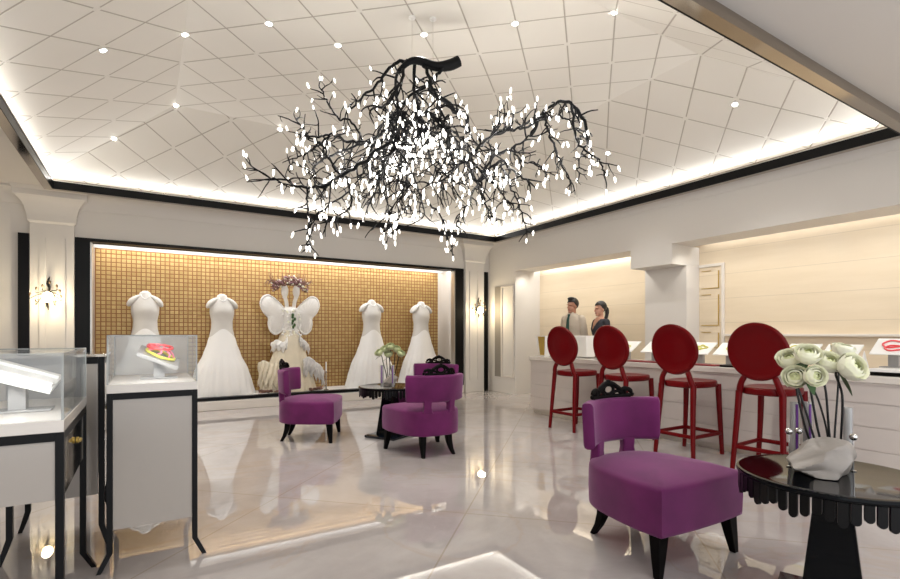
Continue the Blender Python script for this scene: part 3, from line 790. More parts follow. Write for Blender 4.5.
# far table centrepiece
def onB(r_, f_, z=zt): return Vector((TB[0], TB[1], z)) + RT * r_ + FW * f_
rock('pale cloth vase on the far table under green flowers', onB(0, 0), (.2, .16, .13), 8, 'cloth vases on the black tables').rotation_euler = (0, 0, -YAW)
tube_vase(onB(-.075, -.13), 'violet-striped tube in front of the far flowers, on the gown side', .25, True)
tube_vase(onB(.05, -.14), 'violet-striped tube in front of the far flowers, on the chair side', .25, True)
hp_ = [(-.115, .46, 'green-white bloom at the outer gown side of the far bunch'), (-.06, .5, 'green-white bloom high in the far bunch, second along'), (0, .53, 'topmost green-white bloom in the middle of the far bunch'), (.06, .5, 'green-white bloom high in the far bunch, towards the chairs'), (.11, .45, 'green-white bloom at the chair side of the far bunch'), (-.02, .44, 'lowest green-white bloom at the front of the far bunch')]
for i, (x, z, lab) in enumerate(hp_):
    rose(onB(-.045 + .018 * i, .115 + .014 * (i % 2), zt + .001), onB(x, .04 + .03 * (i % 2), zt + z - .1), RT * x * 5 + FW * -.6 + Vector((0, 0, .9)), lab, .88, 'pale flowers on the far table', leaf=(RT * (1 if x > 0 else -1) + Vector((0, 0, -.3))) if i in (0, 3, 5) else False, bend=.02)

# ------------------------------------------------------------------ BAR STOOLS (front = +X)
def make_stool(label):
    t = thing('ghost_stool', label, 'bar stool', group='red oval-back bar stools along the counter')
    # oval back
    b_ = MB(); N = 48; hz, hy, zc, xb = .25, .248, 1.048, -.215
    def rg(f, xo):
        out = []
        for i in range(N):
            a = 2 * PI * i / N; y = hy * f * math.cos(a); z = hz * f * math.sin(a)
            out.append(Vector((xb + xo + .35 * y * y - .16 * (z + .2), y, zc + z)))
        return out
    b_.loft([rg(.02, .012), rg(.5, .012), rg(.82, .011), rg(.86, .016), rg(.92, .021), rg(.98, .016), rg(1, 0), rg(.98, -.016), rg(.92, -.021), rg(.86, -.016), rg(.82, -.011), rg(.5, -.012), rg(.02, -.012)])
    b_.build('backrest', M['red'], t, smooth=60)
    # seat
    s_ = MB(); outl = []
    for i in range(48):
        a = 2 * PI * i / 48; ex = 2.8
        c_, q = math.cos(a), math.sin(a); x = .03 + .245 * math.copysign(abs(c_) ** (2 / ex), c_); y = math.copysign(abs(q) ** (2 / ex), q) * (.205 + .02 * c_)
        outl.append(Vector((x, y, 0)))
    rings = [[p * f + Vector((0, 0, z)) for p in outl] for f, z in ((.05, .672), (.9, .672), (.97, .675), (1, .685), (1, .722), (.985, .733), (.95, .738), (.85, .735), (.5, .729), (.05, .727))]
    s_.loft(rings); s_.build('seat', M['red'], t, smooth=60)
    for sg in (-1, 1):
        p_ = MB(); p_.tube(sm([(-.185, sg * .165, .70), (-.20, sg * .145, .78), (-.185, sg * .105, .86)], 5), [.028] * 4 + [.026] * 4 + [.023] * 3, 10); p_.build('back_post', M['red'], t)
        for fx, tx in ((.25, .235), (-.235, -.18)):
            l_ = MB(); top = (tx, sg * .172, .70); 
            l_.tube(sm([top, ((tx + fx) / 2 * 1.01, sg * .185, .36), (fx, sg * .205, 0)], 6), lerpl(.029, .020, 13), 10); l_.build('leg', M['red'], t)
    def fp(fx, tx, z): k = 1 - z / .7; return tx + (fx - tx) * k
    zf = .21; xf, xb2 = fp(.25, .235, zf), fp(-.235, -.18, zf); yy = .197
    for a, b2_ in (((xf, -yy, zf), (xf, yy, zf)), ((xb2, -yy, zf), (xb2, yy, zf)), ((xb2, yy, zf), (xf, yy, zf)), ((xb2, -yy, zf), (xf, -yy, zf))):
        q = MB(); q.tube([a, b2_], .0165, 8, flat=1.2); q.build('footrest_bar', M['red'], t)
    return t
st0 = make_stool('red oval-back stool at the counter end beneath the man in the shirt')
st0.location = (4.66, 4.56, .0005); st0.rotation_euler = (0, 0, math.radians(2))
dup(st0, (4.66, 3.79, .0005), math.radians(-1), 'red oval-back stool in front of the woman in dark top')
dup(st0, (4.66, 3.01, .0005), math.radians(0), 'red oval-back stool before the grey column, over the large purple chair')
dup(st0, (4.66, 2.24, .0005), math.radians(3), 'red oval-back stool beside the roses, next to the near fringed table')

# ------------------------------------------------------------------ COUNTER
ct = thing('sales_counter', 'long white sales counter with grooved front behind the red stools', 'counter', (5.02, 3.3, 0))
CY0, CY1 = -1.0 - 3.3, 5.87 - 3.3
body = MB(); zs = [.06, .25, .44, .63, .79]
for a, b2_ in zip(zs, zs[1:]): body.b2((.02, CY0, a + .004), (.60, CY1 - .02, b2_ - .004))
body.b2((.028, CY0, .06), (.59, CY1 - .028, .80)); body.build('body', M['counter'], ct, smooth=0)
MB().b2((.05, CY0, 0), (.56, CY1 - .05, .06)).build('plinth', M['whiteline'], ct, smooth=0)
MB().b2((0, CY0, .80), (.62, CY1, .86)).build('countertop', M['whitegloss'], ct, bevel=.006)
MB().b2((.012, CY0, .783), (.61, CY1 - .012, .80)).build('edge_band', M['counter'], ct, smooth=0)
zc = .861
# raised ledge at the near end
lg = thing('display_ledge', 'raised white ledge over dark trays at the near counter end', 'display ledge', (5.04, 1.68, zc))
MB().b2((.06, -1.6, 0), (.56, 0, .03)).build('tray', M['black'], lg, smooth=0)
MB().b2((0, -1.6, .032), (.57, -.0, .056)).build('top', M['whitepure'], lg, bevel=.003)
# card stands
def card(x, y, z, label, colr, rz=0.0, kind=0):
    t = thing('jewellery_stand', label, 'jewellery display', (x, y, z), rz, 'sloping jewellery cards along the counter')
    MB().b2((-.07, -.08, 0), (.07, .08, .008)).build('foot', M['greyacr'], t, bevel=.002)
    MB().b2((-.02, -.035, .008), (.02, .035, .145)).build('post', M['greyacr'], t)
    R4 = Matrix.Rotation(math.radians(-32), 3, 'Y')
    MB().box((0, 0, .175), (.24, .27, .012), M4=R4).build('board', M['paper'], t, bevel=.002)
    random.seed(int(y * 100)); k = MB()
    for j in range(2 if kind else 3):
        ctr = Vector((random.uniform(-.05, .05), random.uniform(-.05, .05), .0105)); a0 = random.uniform(.02, .045) * (1.5 if kind else 1); b0_ = random.uniform(.035, .07) * (1.2 if kind else 1)
        k.tube([R4 @ (ctr + Vector((a0 * math.cos(q) * (1 + .2 * math.sin(3 * q)), b0_ * math.sin(q), .002))) + Vector((0, 0, .175)) for q in lerpl(0, 2 * PI, 25)], .007 if kind else .0045, 6)
    k.build('necklace', colr, t)
    return t
X_ = 5.40
card(X_, 4.34, zc, 'white sloping card between the second and third stool backs, toward the woman', M['yellow'])
card(X_, 3.93, zc, 'white sloping card touching the outline of the third stool back, before the grey column', M['yellow'])
card(X_, 3.33, zc, 'white sloping card below the brass-lined panel, close to the third stool', M['yellow'])
card(X_, 3.00, zc, 'white sloping card partly covered by the fourth stool back', M['yellow'])
card(X_, 2.31, zc, 'white card with yellow necklace just past the fourth stool back, above the roses', M['yellow'])
card(X_, 1.99, zc, 'white card with yellow necklace above the widest rose', M['yellow'])
card(X_ - .05, 1.60, zc + .0575, 'white card with a coral looped necklace on the raised ledge', M['pink'], kind=1)
def slab(name, lo, hi, m, label, cat, group=None):
    o = MB().b2([-(b2_ - a) / 2 for a, b2_ in zip(lo[:2], hi[:2])] + [0], [(b2_ - a) / 2 for a, b2_ in zip(lo[:2], hi[:2])] + [hi[2] - lo[2]]).build(name, m, bevel=.004)
    o.location = ((lo[0] + hi[0]) / 2, (lo[1] + hi[1]) / 2, lo[2]); return tag(o, label, cat, group)
slab('jewellery_mat', (5.06, 3.55, zc), (5.22, 4.15, zc + .014), M['redmat'], 'long crimson mat on the counter between second and third stools', 'mat', 'crimson mats on the counter')
slab('jewellery_mat', (5.06, 2.98, zc), (5.22, 3.4, zc + .014), M['redmat'], 'short crimson mat on the counter beside the black tray', 'mat', 'crimson mats on the counter')
slab('jewellery_tray', (5.06, 2.62, zc), (5.24, 2.92, zc + .02), M['black'], 'flat black tray on the counter next to the fourth stool', 'tray')
cn = thing('ring_cone', 'small white ring cone on the counter between two jewellery cards', 'ring holder', (5.34, 1.80, zc))
MB().lathe([(.03, 0), (.03, .05), (.032, .055), (.03, .06), (.003, .19), (0, .192)], 20).build('cone', M['whitepure'], cn)
# white screen box and tapered white-and-gold holder at the far end
bx = thing('screen_box', 'white display box on the counter in front of the man and woman', 'display box', (5.36, 5.2, zc))
MB().b2((-.09, -.26, .012), (.09, .27, .315)).build('casing', M['whitepure'], bx, bevel=.01)
MB().b2((-.1, -.2, 0), (.1, .2, .0115)).build('foot', M['greyacr'], bx, bevel=.003)
bk = thing('flared_holder', 'white flared holder with a gold side at the counter end', 'holder', (5.2, 5.72, zc))
def rect(hx, hy, z): return [Vector((a * hx, b2_ * hy, z)) for a, b2_ in ((-1, -1), (1, -1), (1, 1), (-1, 1))]
MB().loft([rect(.05, .06, 0), rect(.085, .115, .31), rect(.08, .11, .31), rect(.045, .055, .01)]).build('shell', M['whitepure'], bk, smooth=0)
g_ = MB(); g_.loft([[Vector((-.052 - .033 * k, (-.055 - .048 * k) , z)) , Vector((-.052 - .033 * k, .03 + .02 * k, z)), Vector((-.056 - .033 * k, .03 + .02 * k, z)), Vector((-.056 - .033 * k, (-.055 - .048 * k), z))] for k, z in ((.06, .02), (.97, .30))])
g_.build('gold_panel', M['goldm'], bk, smooth=0)

# ------------------------------------------------------------------ GLASS DISPLAY CASES
def case(label, loc, w_, dp, zr, ztop, zb, nm='display_case'):
    """front-left corner at loc; legs, rails, panels, tray, glass"""
    t = thing(nm, label, 'display case', loc, group='black-legged white display cases')
    lt = .026
    for sx, x in ((-1, lt / 2), (1, w_ - lt / 2)):
        for sy, y in ((-1, lt / 2), (1, dp - lt / 2)):
            pts = [(x, y, zr)] + [(x + sx * .045 * (1 - z / .09), y + sy * .015 * (1 - z / .09), z) for z in (.09, .06, .03, 0)]
            MB().sqtube(pts, [lt / 2] * 2 + [lt / 2 * .95, lt / 2 * .9, lt / 2 * .8]).build('leg', M['black'], t)
    r_ = MB()
    for y in (lt / 2, dp - lt / 2): r_.box((w_ / 2, y, zr - .016), (w_ - 2 * lt - .001, lt, .032))
    for x in (lt / 2, w_ - lt / 2): r_.box((x, dp / 2, zr - .016), (lt, dp - 2 * lt - .001, .032))
    r_.build('rail', M['black'], t, smooth=0)
    i_ = .006
    MB().b2((lt + .001, i_, zb), (w_ - lt - .001, .022, zr - .0325)).build('front_panel', M['panel'], t, smooth=0)
    MB().b2((lt + .001, dp - .022, zb), (w_ - lt - .001, dp - i_, zr - .0325)).build('rear_panel', M['panel'], t, smooth=0)
    for x in (i_, w_ - .022): MB().b2((x, lt + .001, zb), (x + .016, dp - lt - .001, zr - .0325)).build('side_panel', M['mirror'], t, smooth=0)
    MB().b2((.012, .026, zb), (w_ - .026, dp - .026, zb + .015)).build('bottom_panel', M['whitegloss'], t, smooth=0)
    MB().b2((0, 0, zr + .0005), (w_, dp, zr + .045)).build('tray', M['whitegloss'], t, bevel=.002)
    z0, z1, g = zr + .0455, ztop, .005
    gl = MB(); gl.b2((.003, .003, z0), (w_ - .003, .003 + g, z1 - g)); gl.b2((.003, .009, z0), (.003 + g, dp - .009, z1 - g)); gl.b2((w_ - .003 - g, .009, z0), (w_ - .003, dp - .009, z1 - g))
    gl.b2((.003, .003, z1 - g + .0002), (w_ - .003, dp - .003, z1))
    gl.build('glass', M['glass'], t, smooth=0)
    MB().b2((.009, dp - .008, z0), (w_ - .009, dp - .003, z1 - g)).build('rear_glass', M['glasshaze'], t, smooth=0)
    e = MB()
    for x in (.0045, w_ - .0045):
        for y in (.0045, dp - .0045): e.box((x, y, (z0 + z1) / 2), (.0075, .0075, z1 - z0 + .001))
    for y in (.0045, dp - .0045): e.box((w_ / 2, y, z1), (w_ - .002, .007, .007))
    for x in (.0045, w_ - .0045): e.box((x, dp / 2, z1), (.007, dp - .012, .007))
    e.build('glass_edge', M['glassedge'], t, smooth=0)
    return t
def lock(t, x, y, z, sx):
    k = MB(); k.lathe([(.0, 0), (.014, 0), (.014, .01), (.0, .01)], 14, cap=False)
    k.tube([(-.03, 0, .012), (-.015, 0, .014), (.015, 0, .014), (.03, 0, .012)], [.004, .008, .008, .004], 8)
    o = k.build('lock', M['goldm'], t); o.location = (x, y, z); o.rotation_euler = (PI / 2, 0, sx * PI / 2)
C1 = (-.62, 2.32, .0005); C2 = (-.17, 3.03, .0005); C3 = (-.62, 3.40, .0005)
c1 = case('glass-topped white display case with a plain white tray inside, nearest the viewer', C1, .36, .82, .835, 1.126, .585)
lock(c1, .36 - .004, .42, .73, 1)
c2 = case('glass-topped white display case with a coral tiara, in front of the first gown', C2, .41, .70, .897, 1.19, .205)
lock(c2, .004, .25, .80, -1)
# plain pedestal between them
p3 = thing('display_pedestal', 'narrow black-framed white pedestal standing behind the two glass cases', 'pedestal', C3)
w_, dp, zr = .42, .5, 1.07
for sx, x in ((-1, .013), (1, w_ - .013)):
    for sy, y in ((-1, .013), (1, dp - .013)):
        MB().sqtube([(x, y, zr), (x, y, .13), (x + sx * .02, y + sy * .01, .06), (x + sx * .04, y + sy * .02, 0)], [.014, .014, .013, .011]).build('leg', M['black'], p3)
r_ = MB()
for y in (.013, dp - .013): r_.box((w_ / 2, y, zr - .018), (w_ - .056, .028, .036))
for x in (.013, w_ - .013): r_.box((x, dp / 2, zr - .018), (.028, dp - .056, .036))
r_.build('rail', M['black'], p3, smooth=0)
MB().b2((.03, .006, .3), (w_ - .03, .02, zr - .037)).build('front_panel', M['panel'], p3, smooth=0)
MB().b2((.006, .03, .3), (.02, dp - .03, zr - .037)).build('side_panel', M['whitegloss'], p3, smooth=0)
MB().b2((w_ - .02, .03, .3), (w_ - .006, dp - .03, zr - .037)).build('side_panel', M['whitegloss'], p3, smooth=0)
MB().b2((.03, dp - .02, .3), (w_ - .03, dp - .006, zr - .037)).build('rear_panel', M['panel'], p3, smooth=0)
MB().b2((-.004, -.004, zr + .0005), (w_ + .004, dp + .004, zr + .018)).build('top', M['bronze'], p3, bevel=.002)

def slant(loc, label, wx, wy, z, ang, m, bars):
    t = thing('sloping_tray', label, 'jewellery tray', loc, 0, 'sloping trays in the glass cases')
    MB().b2((-wx * .42, -.06, 0), (wx * .42, .06, .008)).build('foot', M['greyacr'], t, bevel=.002)
    MB().b2((-.028, -.03, .008), (.028, .03, z - .02)).build('post', M['greyacr'], t)
    R4 = Matrix.Rotation(math.radians(ang), 3, 'Y') @ Matrix.Rotation(math.radians(12), 3, 'X')
    MB().box((0, 0, z), (wx, wy, .022), M4=R4).build('board', m, t, bevel=.002)
    if bars:
        for yy in (-.06, .05): MB().box(Vector((0, 0, z)) + R4 @ Vector((0, yy, .018)), (wx * .94, .03, .014), M4=R4).build('ring_bar', M['whitepure'], t, bevel=.003)
    return t, R4
zt1 = .835 + .0462
slant((C1[0] + .17, C1[1] + .36, zt1), 'white sloping tray with two pale ring bars inside the nearest glass case', .27, .22, .15, 20, M['whitepure'], True)
zt2 = .897 + .0462
s2, R4 = slant((C2[0] + .235, C2[1] + .33, zt2), 'grey sloping tray carrying the coral tiara inside its glass case', .22, .2, .12, 24, M['greyacr'], False)
ti_ = thing('tiara', 'coral and yellow tiara lying on the grey tray under glass', 'tiara', (C2[0] + .235, C2[1] + .33, zt2 + .12))
def on(p): return R4 @ Vector(p)
k = MB()
k.tube([on((-.02 + .06 * math.cos(a), .055 * math.sin(a), .06 + .018 * math.cos(a))) for a in lerpl(0, 2 * PI, 30)], .0075, 8)
k.tube([on((-.055 + .02 * math.cos(a), -.03 + .02 * math.sin(a), .058)) for a in lerpl(0, 2 * PI, 18)], .007, 8)
k.build('hoop', M['pink'], ti_)
k = MB(); k.tube([on((.0 + .075 * math.cos(a), .065 * math.sin(a), .0205 + .0015 * math.sin(5 * a))) for a in lerpl(0, 2 * PI, 30)], .008, 8)
k.build('base_ring', M['yellow'], ti_)
for j in range(7):
    a = j / 7 * 2 * PI; k = MB(); k.tube(sm([on((.07 * math.cos(a), .06 * math.sin(a), .028)), on((.055 * math.cos(a + .2), .055 * math.sin(a + .2), .045)), on((-.02 + .05 * math.cos(a + .35), .05 * math.sin(a + .35), .055))], 4), .0055, 6); k.build('arch', M['pinkl'], ti_)

# ------------------------------------------------------------------ PEOPLE
def remesh(mb, voxel, name, mats, it=4):
    me = mb.mesh(name, 0); o = bpy.data.objects.new('tmp', me); COL.objects.link(o)
    md = o.modifiers.new('r', 'REMESH'); md.mode = 'VOXEL'; md.voxel_size = voxel
    ms = o.modifiers.new('s', 'SMOOTH'); ms.iterations = it; ms.factor = .5
    dg = bpy.context.evaluated_depsgraph_get(); dg.update()
    out = bpy.data.meshes.new_from_object(o.evaluated_get(dg)); out.name = name
    bpy.data.objects.remove(o); out.materials.clear()
    for m in mats: out.materials.append(m)
    for p in out.polygons: p.use_smooth = True; p.material_index = 0
    return out
def limb(mb, pts, rad, n=14):
    mb.tube(sm(pts, 4), [rad[0]] * 1 + [rad[min(int(i / 4), len(rad) - 1)] * (1 - (i % 4) / 4) + rad[min(int(i / 4) + 1, len(rad) - 1)] * ((i % 4) / 4) for i in range(1, 4 * (len(pts) - 1))] + [rad[-1]], n)
    mb.ell(pts[0], (rad[0],) * 3, 12, 8); mb.ell(pts[-1], (rad[-1],) * 3, 12, 8)
def person(label, loc, rz, H, male, headturn):
    """faces +Y locally; H standing height"""
    k = H / 1.78
    t = thing('person', label, 'person', loc, rz)
    sw = .158 if male else .145; hw = .15 if male else .155
    Rh = Matrix.Rotation(headturn, 3, 'Z'); hc = Vector((0, .015, 1.655))
    def hp(x, y, z): return hc + Rh @ Vector((x, y, z))
    def arm(sg, grow=0.0, end=1.0):
        S, E, W = Vector((sg * sw, -.01, 1.43)), Vector((sg * (sw + .045), -.03, 1.13)), Vector((sg * (sw + .03), .10, .90))
        return S, E, W
    def torso(mb, g=0.0, low=.95):
        f = 1.0 if male else .9
        prof = [(1.52, .06, .06), (1.47, .13 * f, .085), (1.42, sw + .0, .10), (1.32, (.152 if male else .15), .115 if male else .125), (1.2, .145 * f, .108), (1.08, .145 * (1 if male else .84), .10), (.98, hw, .11), (.90, hw + .015, .12), (.84, hw, .115)]
        rings = [[Vector(((a + g) * math.cos(q), (b2_ + g) * math.sin(q) + (.015 if z > 1.2 else .0), z)) for q in [2 * PI * i / 28 for i in range(28)]] for z, a, b2_ in prof if z >= low]
        rings.reverse(); mb.loft(rings)
    sk_ = M['skin'] if male else M['skin2']
    bd = MB(); torso(bd)
    limb(bd, [Vector((0, -.015, 1.44)), Vector((0, 0, 1.52)), Vector((0, .005, 1.60))], [.065, .056 if male else .046, .055 if male else .046])
    hs = 1.0 if male else .95
    bd.ell(hp(0, -.012, .035), (.076 * hs, .097 * hs, .095 * hs), 22, 16)           # skull
    bd.ell(hp(0, .022, -.045), (.056 * hs, .066 * hs, .078 * hs), 18, 14)           # jaw
    bd.ell(hp(0, .07, -.1), (.026, .022, .02), 12, 8)                              # chin
    bd.ell(hp(0, .098, -.022), (.013, .022, .026), 10, 8); bd.ell(hp(0, .112, -.034), (.016, .014, .012), 10, 8)   # nose
    bd.ell(hp(0, .084, .022), (.052, .016, .012), 12, 8)                            # brow
    bd.ell(hp(0, .092, -.068), (.024, .010, .011), 10, 8)                           # mouth
    for sg in (-1, 1): bd.ell(hp(sg * .076 * hs, -.005, -.015), (.010, .02, .032), 10, 8)
    for sg in (-1, 1):
        S, E, W = arm(sg); limb(bd, [S, (S + E) / 2 + Vector((sg * .01, 0, 0)), E, (E + W) / 2 + Vector((sg * .005, 0, 0)), W], [.05 if male else .04, .047 if male else .037, .038 if male else .031, .036 if male else .029, .025 if male else .021])
        d = (W - E).normalized(); side = Vector((-sg * .45, .9, 0)).normalized(); side = (side - d * side.dot(d)).normalized(); nrm = d.cross(side)
        Pm = W + d * .05; Rm = Matrix((side, d, nrm)).transposed(); bd.ell(Pm, (.042, .055, .018), 12, 8, rot=Rm)
        for f_, (o_, L) in enumerate(((-.03, .068), (-.01, .08), (.011, .084), (.03, .076))):
            b0_ = Pm + side * o_ + d * .04; q1 = b0_ + d * L * .5 + nrm * .008 * sg; q2 = b0_ + d * L * .92 + nrm * .024 * sg
            limb(bd, [b0_, q1, q2], [.0095, .009, .0075], 8)
        b0_ = Pm + side * .034 - d * .025; limb(bd, [b0_, b0_ + side * .028 + d * .03, b0_ + side * .036 + d * .06], [.0115, .0105, .009], 8)
        hpv = Vector((sg * .085, 0, .90)); kn = Vector((sg * .09, .02, .49)); an = Vector((sg * .09, -.02, .08))
        limb(bd, [hpv, (hpv + kn) / 2, kn, (kn + an) / 2 + Vector((0, -.02, .04)), an], [.085, .075, .052, .052, .036])
        bd.ell((sg * .095, .05, .04), (.042, .12, .04), 14, 10)
    me = remesh(bd, .0065, 'body', [sk_, M['lips'], M['eye']], 3)
    eL, eR, mo = hp(-.031, .088, .002), hp(.031, .088, .002), hp(0, .10, -.068)
    for p in me.polygons:
        c_ = p.center
        if min((c_ - eL).length, (c_ - eR).length) < .0105: p.material_index = 2
        else:
            q = Rh.transposed() @ (c_ - mo)
            if abs(q.x) < .024 and abs(q.z) < .009 and abs(q.y) < .02: p.material_index = 1
    link('body', me, t)
    # hair
    h = MB(); h.ell(hp(0, -.02, .045), (.084 * hs, .104 * hs, .098 * hs), 26, 20)
    me = remesh(h, .006, 'hair', [M['hair']], 2)
    bm = bmesh.new(); bm.from_mesh(me); inv = Rh.transposed(); kill = []
    for v in bm.verts:
        q = inv @ (v.co - hc)
        line = .062 if q.y > .045 else (.062 - (.045 - q.y) * (1.1 if male else 1.3))
        if q.z < max(line, -.075 if male else -.08): kill.append(v)
    bmesh.ops.delete(bm, geom=kill, context='VERTS'); bm.to_mesh(me); bm.free()
    o = link('hair', me, t); md = o.modifiers.new('thick', 'SOLIDIFY'); md.thickness = .014; md.offset = 0
    if male:
        tp = MB(); tp.ell(hp(0, .03, .125), (.066, .055, .03), 16, 10); tp.build('fringe', M['hair'], o)
    else:
        tp = MB(); tp.tube(sm([hp(0, -.10, .03), hp(0, -.145, .0), hp(0, -.15, -.08), hp(.01, -.13, -.17), hp(.015, -.11, -.22)], 5), [.03] * 4 + [.036] * 6 + [.03] * 6 + [.018] * 4 + [.006], 12); tp.build('ponytail', M['hair'], o)
    # clothes
    g = MB(); torso(g, .012, .9 if male else .84)
    if male:
        for sg in (-1, 1):
            S, E, W = arm(sg); limb(g, [S, (S + E) / 2 + Vector((sg * .01, 0, 0)), E, (E + W) / 2, W - (W - E) * .08], [.066, .062, .054, .048, .038])
        limb(g, [Vector((0, -.01, 1.45)), Vector((0, 0, 1.51)), Vector((0, .004, 1.53))], [.07, .066, .064])
    else:
        for sg in (-1, 1):
            S, E, W = arm(sg); limb(g, [S, S + (E - S) * .2], [.06, .056])
    me = remesh(g, .008, 'shirt', [M['shirt'] if male else M['topf']], 3)
    bm = bmesh.new(); bm.from_mesh(me); kill = []
    for v in bm.verts:
        if male:
            if v.co.z > 1.535 - .012: kill.append(v)
        else:
            if v.co.z > 1.485 or (v.co.y > .0 and v.co.z > 1.30 and abs(v.co.x) < .095 * (v.co.z - 1.30) / .17): kill.append(v)
    bmesh.ops.delete(bm, geom=kill, context='VERTS'); bm.to_mesh(me); bm.free()
    o = link('shirt' if male else 'blouse', me, t); md = o.modifiers.new('thick', 'SOLIDIFY'); md.thickness = .008; md.offset = 1
    if male:
        for sg in (-1, 1):
            cl = MB(); cl.extrude([(sg * .004, .075, 1.505), (sg * .055, .06, 1.515), (sg * .06, .05, 1.545), (sg * .03, .072, 1.545)][::sg], (0, .012, -.012)); cl.build('collar', M['shirt'], o)
        ti2 = MB(); ti2.loft([[Vector((-a, y, z)), Vector((a, y, z)), Vector((a * .9, y + .012, z)), Vector((-a * .9, y + .012, z))] for a, y, z in ((.004, .138, .98), (.042, .142, 1.03), (.034, .152, 1.25), (.022, .138, 1.42), (.017, .112, 1.48))])
        ti2.box((0, .105, 1.497), (.042, .026, .034)); ti2.build('tie', M['tie'], t)
    tr_ = MB()
    tr_.loft([[Vector((a * math.cos(q), b2_ * math.sin(q), z)) for q in [2 * PI * i / 24 for i in range(24)]] for z, a, b2_ in ((.84, hw + .02, .13), (.9, hw + .03, .138), (.985, hw + .014, .124))])
    for sg in (-1, 1): limb(tr_, [Vector((sg * .087, 0, .9)), Vector((sg * .09, .01, .7)), Vector((sg * .092, .02, .49)), Vector((sg * .094, -.01, .28)), Vector((sg * .094, -.015, .10))], [.098, .09, .07, .068, .062])
    link('trousers', remesh(tr_, .01, 'trousers', [M['trousers']], 3), t)
    for sg in (-1, 1):
        sh = MB(); sh.ell((sg * .095, .055, .045), (.048, .135, .045), 16, 10); 
        for v in sh.v: v.z = max(v.z, .0005)
        sh.build('shoe', M['black'], t)
    t.scale = (k, k, k)
    return t
person('man in an oatmeal shirt and green tie standing behind the counter', (6.31, 6.22, .0005), math.radians(100), 1.81, True, math.radians(-8))
person('woman with black ponytail and dark v-neck top standing behind the counter', (6.40, 5.68, .0005), math.radians(72), 1.73, False, math.radians(10))

# ------------------------------------------------------------------ CHANDELIER
random.seed(21)
CD = 4.3
chd = thing('branch_chandelier', 'huge black branch chandelier covered in glowing white bulbs under the quilted ceiling', 'chandelier', tuple(P3(433, 150, CD)))
c0 = Vector(chd.location)
def Q(px, py, dd=0.0): return P3(px, py, CD + dd) - c0
bulbs = []          # (pos, dir, size)
def twig(mb, start, dirv, L, r0, droop, fork=True, bulb=True):
    n = 6; pts = [start]; d = dirv.normalized(); p = start.copy(); curl = Vector((random.uniform(-1, 1), random.uniform(-1, 1), random.uniform(-.8, .8))) * .62
    for i in range(n):
        d = (d + curl * .5 + Vector((0, 0, droop * (.25 + .12 * i))) + Vector((random.uniform(-.22, .22), random.uniform(-.22, .22), random.uniform(-.2, .2)))).normalized()
        p = p + d * L / n; pts.append(p.copy())
    pts = sm(pts, 2); mb.tube(pts, lerpl(r0, r0 * .5, len(pts)), 5)
    if bulb and random.random() < .52:
        up = Vector((0, 0, 1 if random.random() < .45 else -1)); bd = (d * .4 + up).normalized()
        bulbs.append((pts[-1] + bd * .018, bd, random.uniform(.85, 1.15)))
    if fork:
        for _ in range(random.choice((1, 1, 2))):
            q = pts[random.randint(3, 8)]; twig(mb, q, (d + Vector((random.uniform(-1, 1), random.uniform(-1, 1), random.uniform(-.9, .5)))).normalized(), L * random.uniform(.4, .75), r0 * .7, droop, False)
def bough(pts, r0, r1, ntw, L=(.10, .26), droop=-.35, fork=.5, part='branch'):
    path = sm(pts, 6); n = len(path)
    wob = [Vector((random.uniform(-1, 1), random.uniform(-1, 1), random.uniform(-1, 1))) * .012 for _ in path]
    path = [p + w_ * (0 if i in (0,) else 1) for i, (p, w_) in enumerate(zip(path, wob))]
    mb = MB(); mb.tube(path, lerpl(r0, r1, n), 8)
    ntw = int(ntw * 1.9)
    for k_ in range(ntw):
        i = min(n - 1, int(n * (.12 + .88 * (k_ + random.random()) / max(1, ntw)))); t_ = (path[min(i + 1, n - 1)] - path[max(i - 1, 0)]).normalized()
        dv = (t_ * .5 + Vector((random.gauss(0, 1), random.gauss(0, 1), random.gauss(-.1, .8)))).normalized()
        twig(mb, path[i], dv, random.uniform(*L), max(.0068, min(.0095, r1 * 1.1)), droop, random.random() < fork)
    twig(mb, path[-1], (path[-1] - path[-2]).normalized(), L[1] * .6, r1, droop, True)
    mb.build(part, M['blackmatte'], chd, smooth=60)
# trunk with the cut stub
tk = MB(); path = sm([Q(459, 61, .05), Q(450, 65, .04), Q(436, 66.5, .02), Q(420, 61, 0), Q(409, 62, -.02), Q(398, 72, -.02)], 6)
tk.tube(path, [.047] * 6 + lerpl(.047, .036, 10) + lerpl(.036, .02, len(path) - 16), 12); tk.build('trunk', M['blackmatte'], chd, smooth=60)
HUB = Q(428, 66, .0); H2 = Q(405, 64, -.02)
# upper boughs from the trunk
bough([Q(408, 62), Q(394, 64, .05), Q(378, 84, .12), Q(362, 98, .2), Q(349, 110, .25)], .017, .008, 5)
bough([Q(404, 64), Q(400, 84, -.12), Q(388, 103, -.2), Q(374, 108, -.3)], .016, .009, 5)
bough([Q(414, 62), Q(414, 88, .1), Q(420, 108, .15), Q(424, 130, .2)], .016, .009, 9)
bough([Q(424, 64), Q(432, 85, -.1), Q(440, 105, -.2), Q(446, 128, -.2)], .016, .009, 9)
bough([Q(442, 68), Q(430, 84, 0), Q(410, 96, -.1), Q(398, 118, -.15), Q(392, 140, -.2)], .014, .009, 9)
bough([Q(398, 72), Q(396, 92, .2), Q(399, 116, .4), Q(405, 140, .55)], .014, .009, 8)
bough([Q(430, 90, -.05), Q(452, 108, .02), Q(468, 117, .05)], .02, .022, 3)
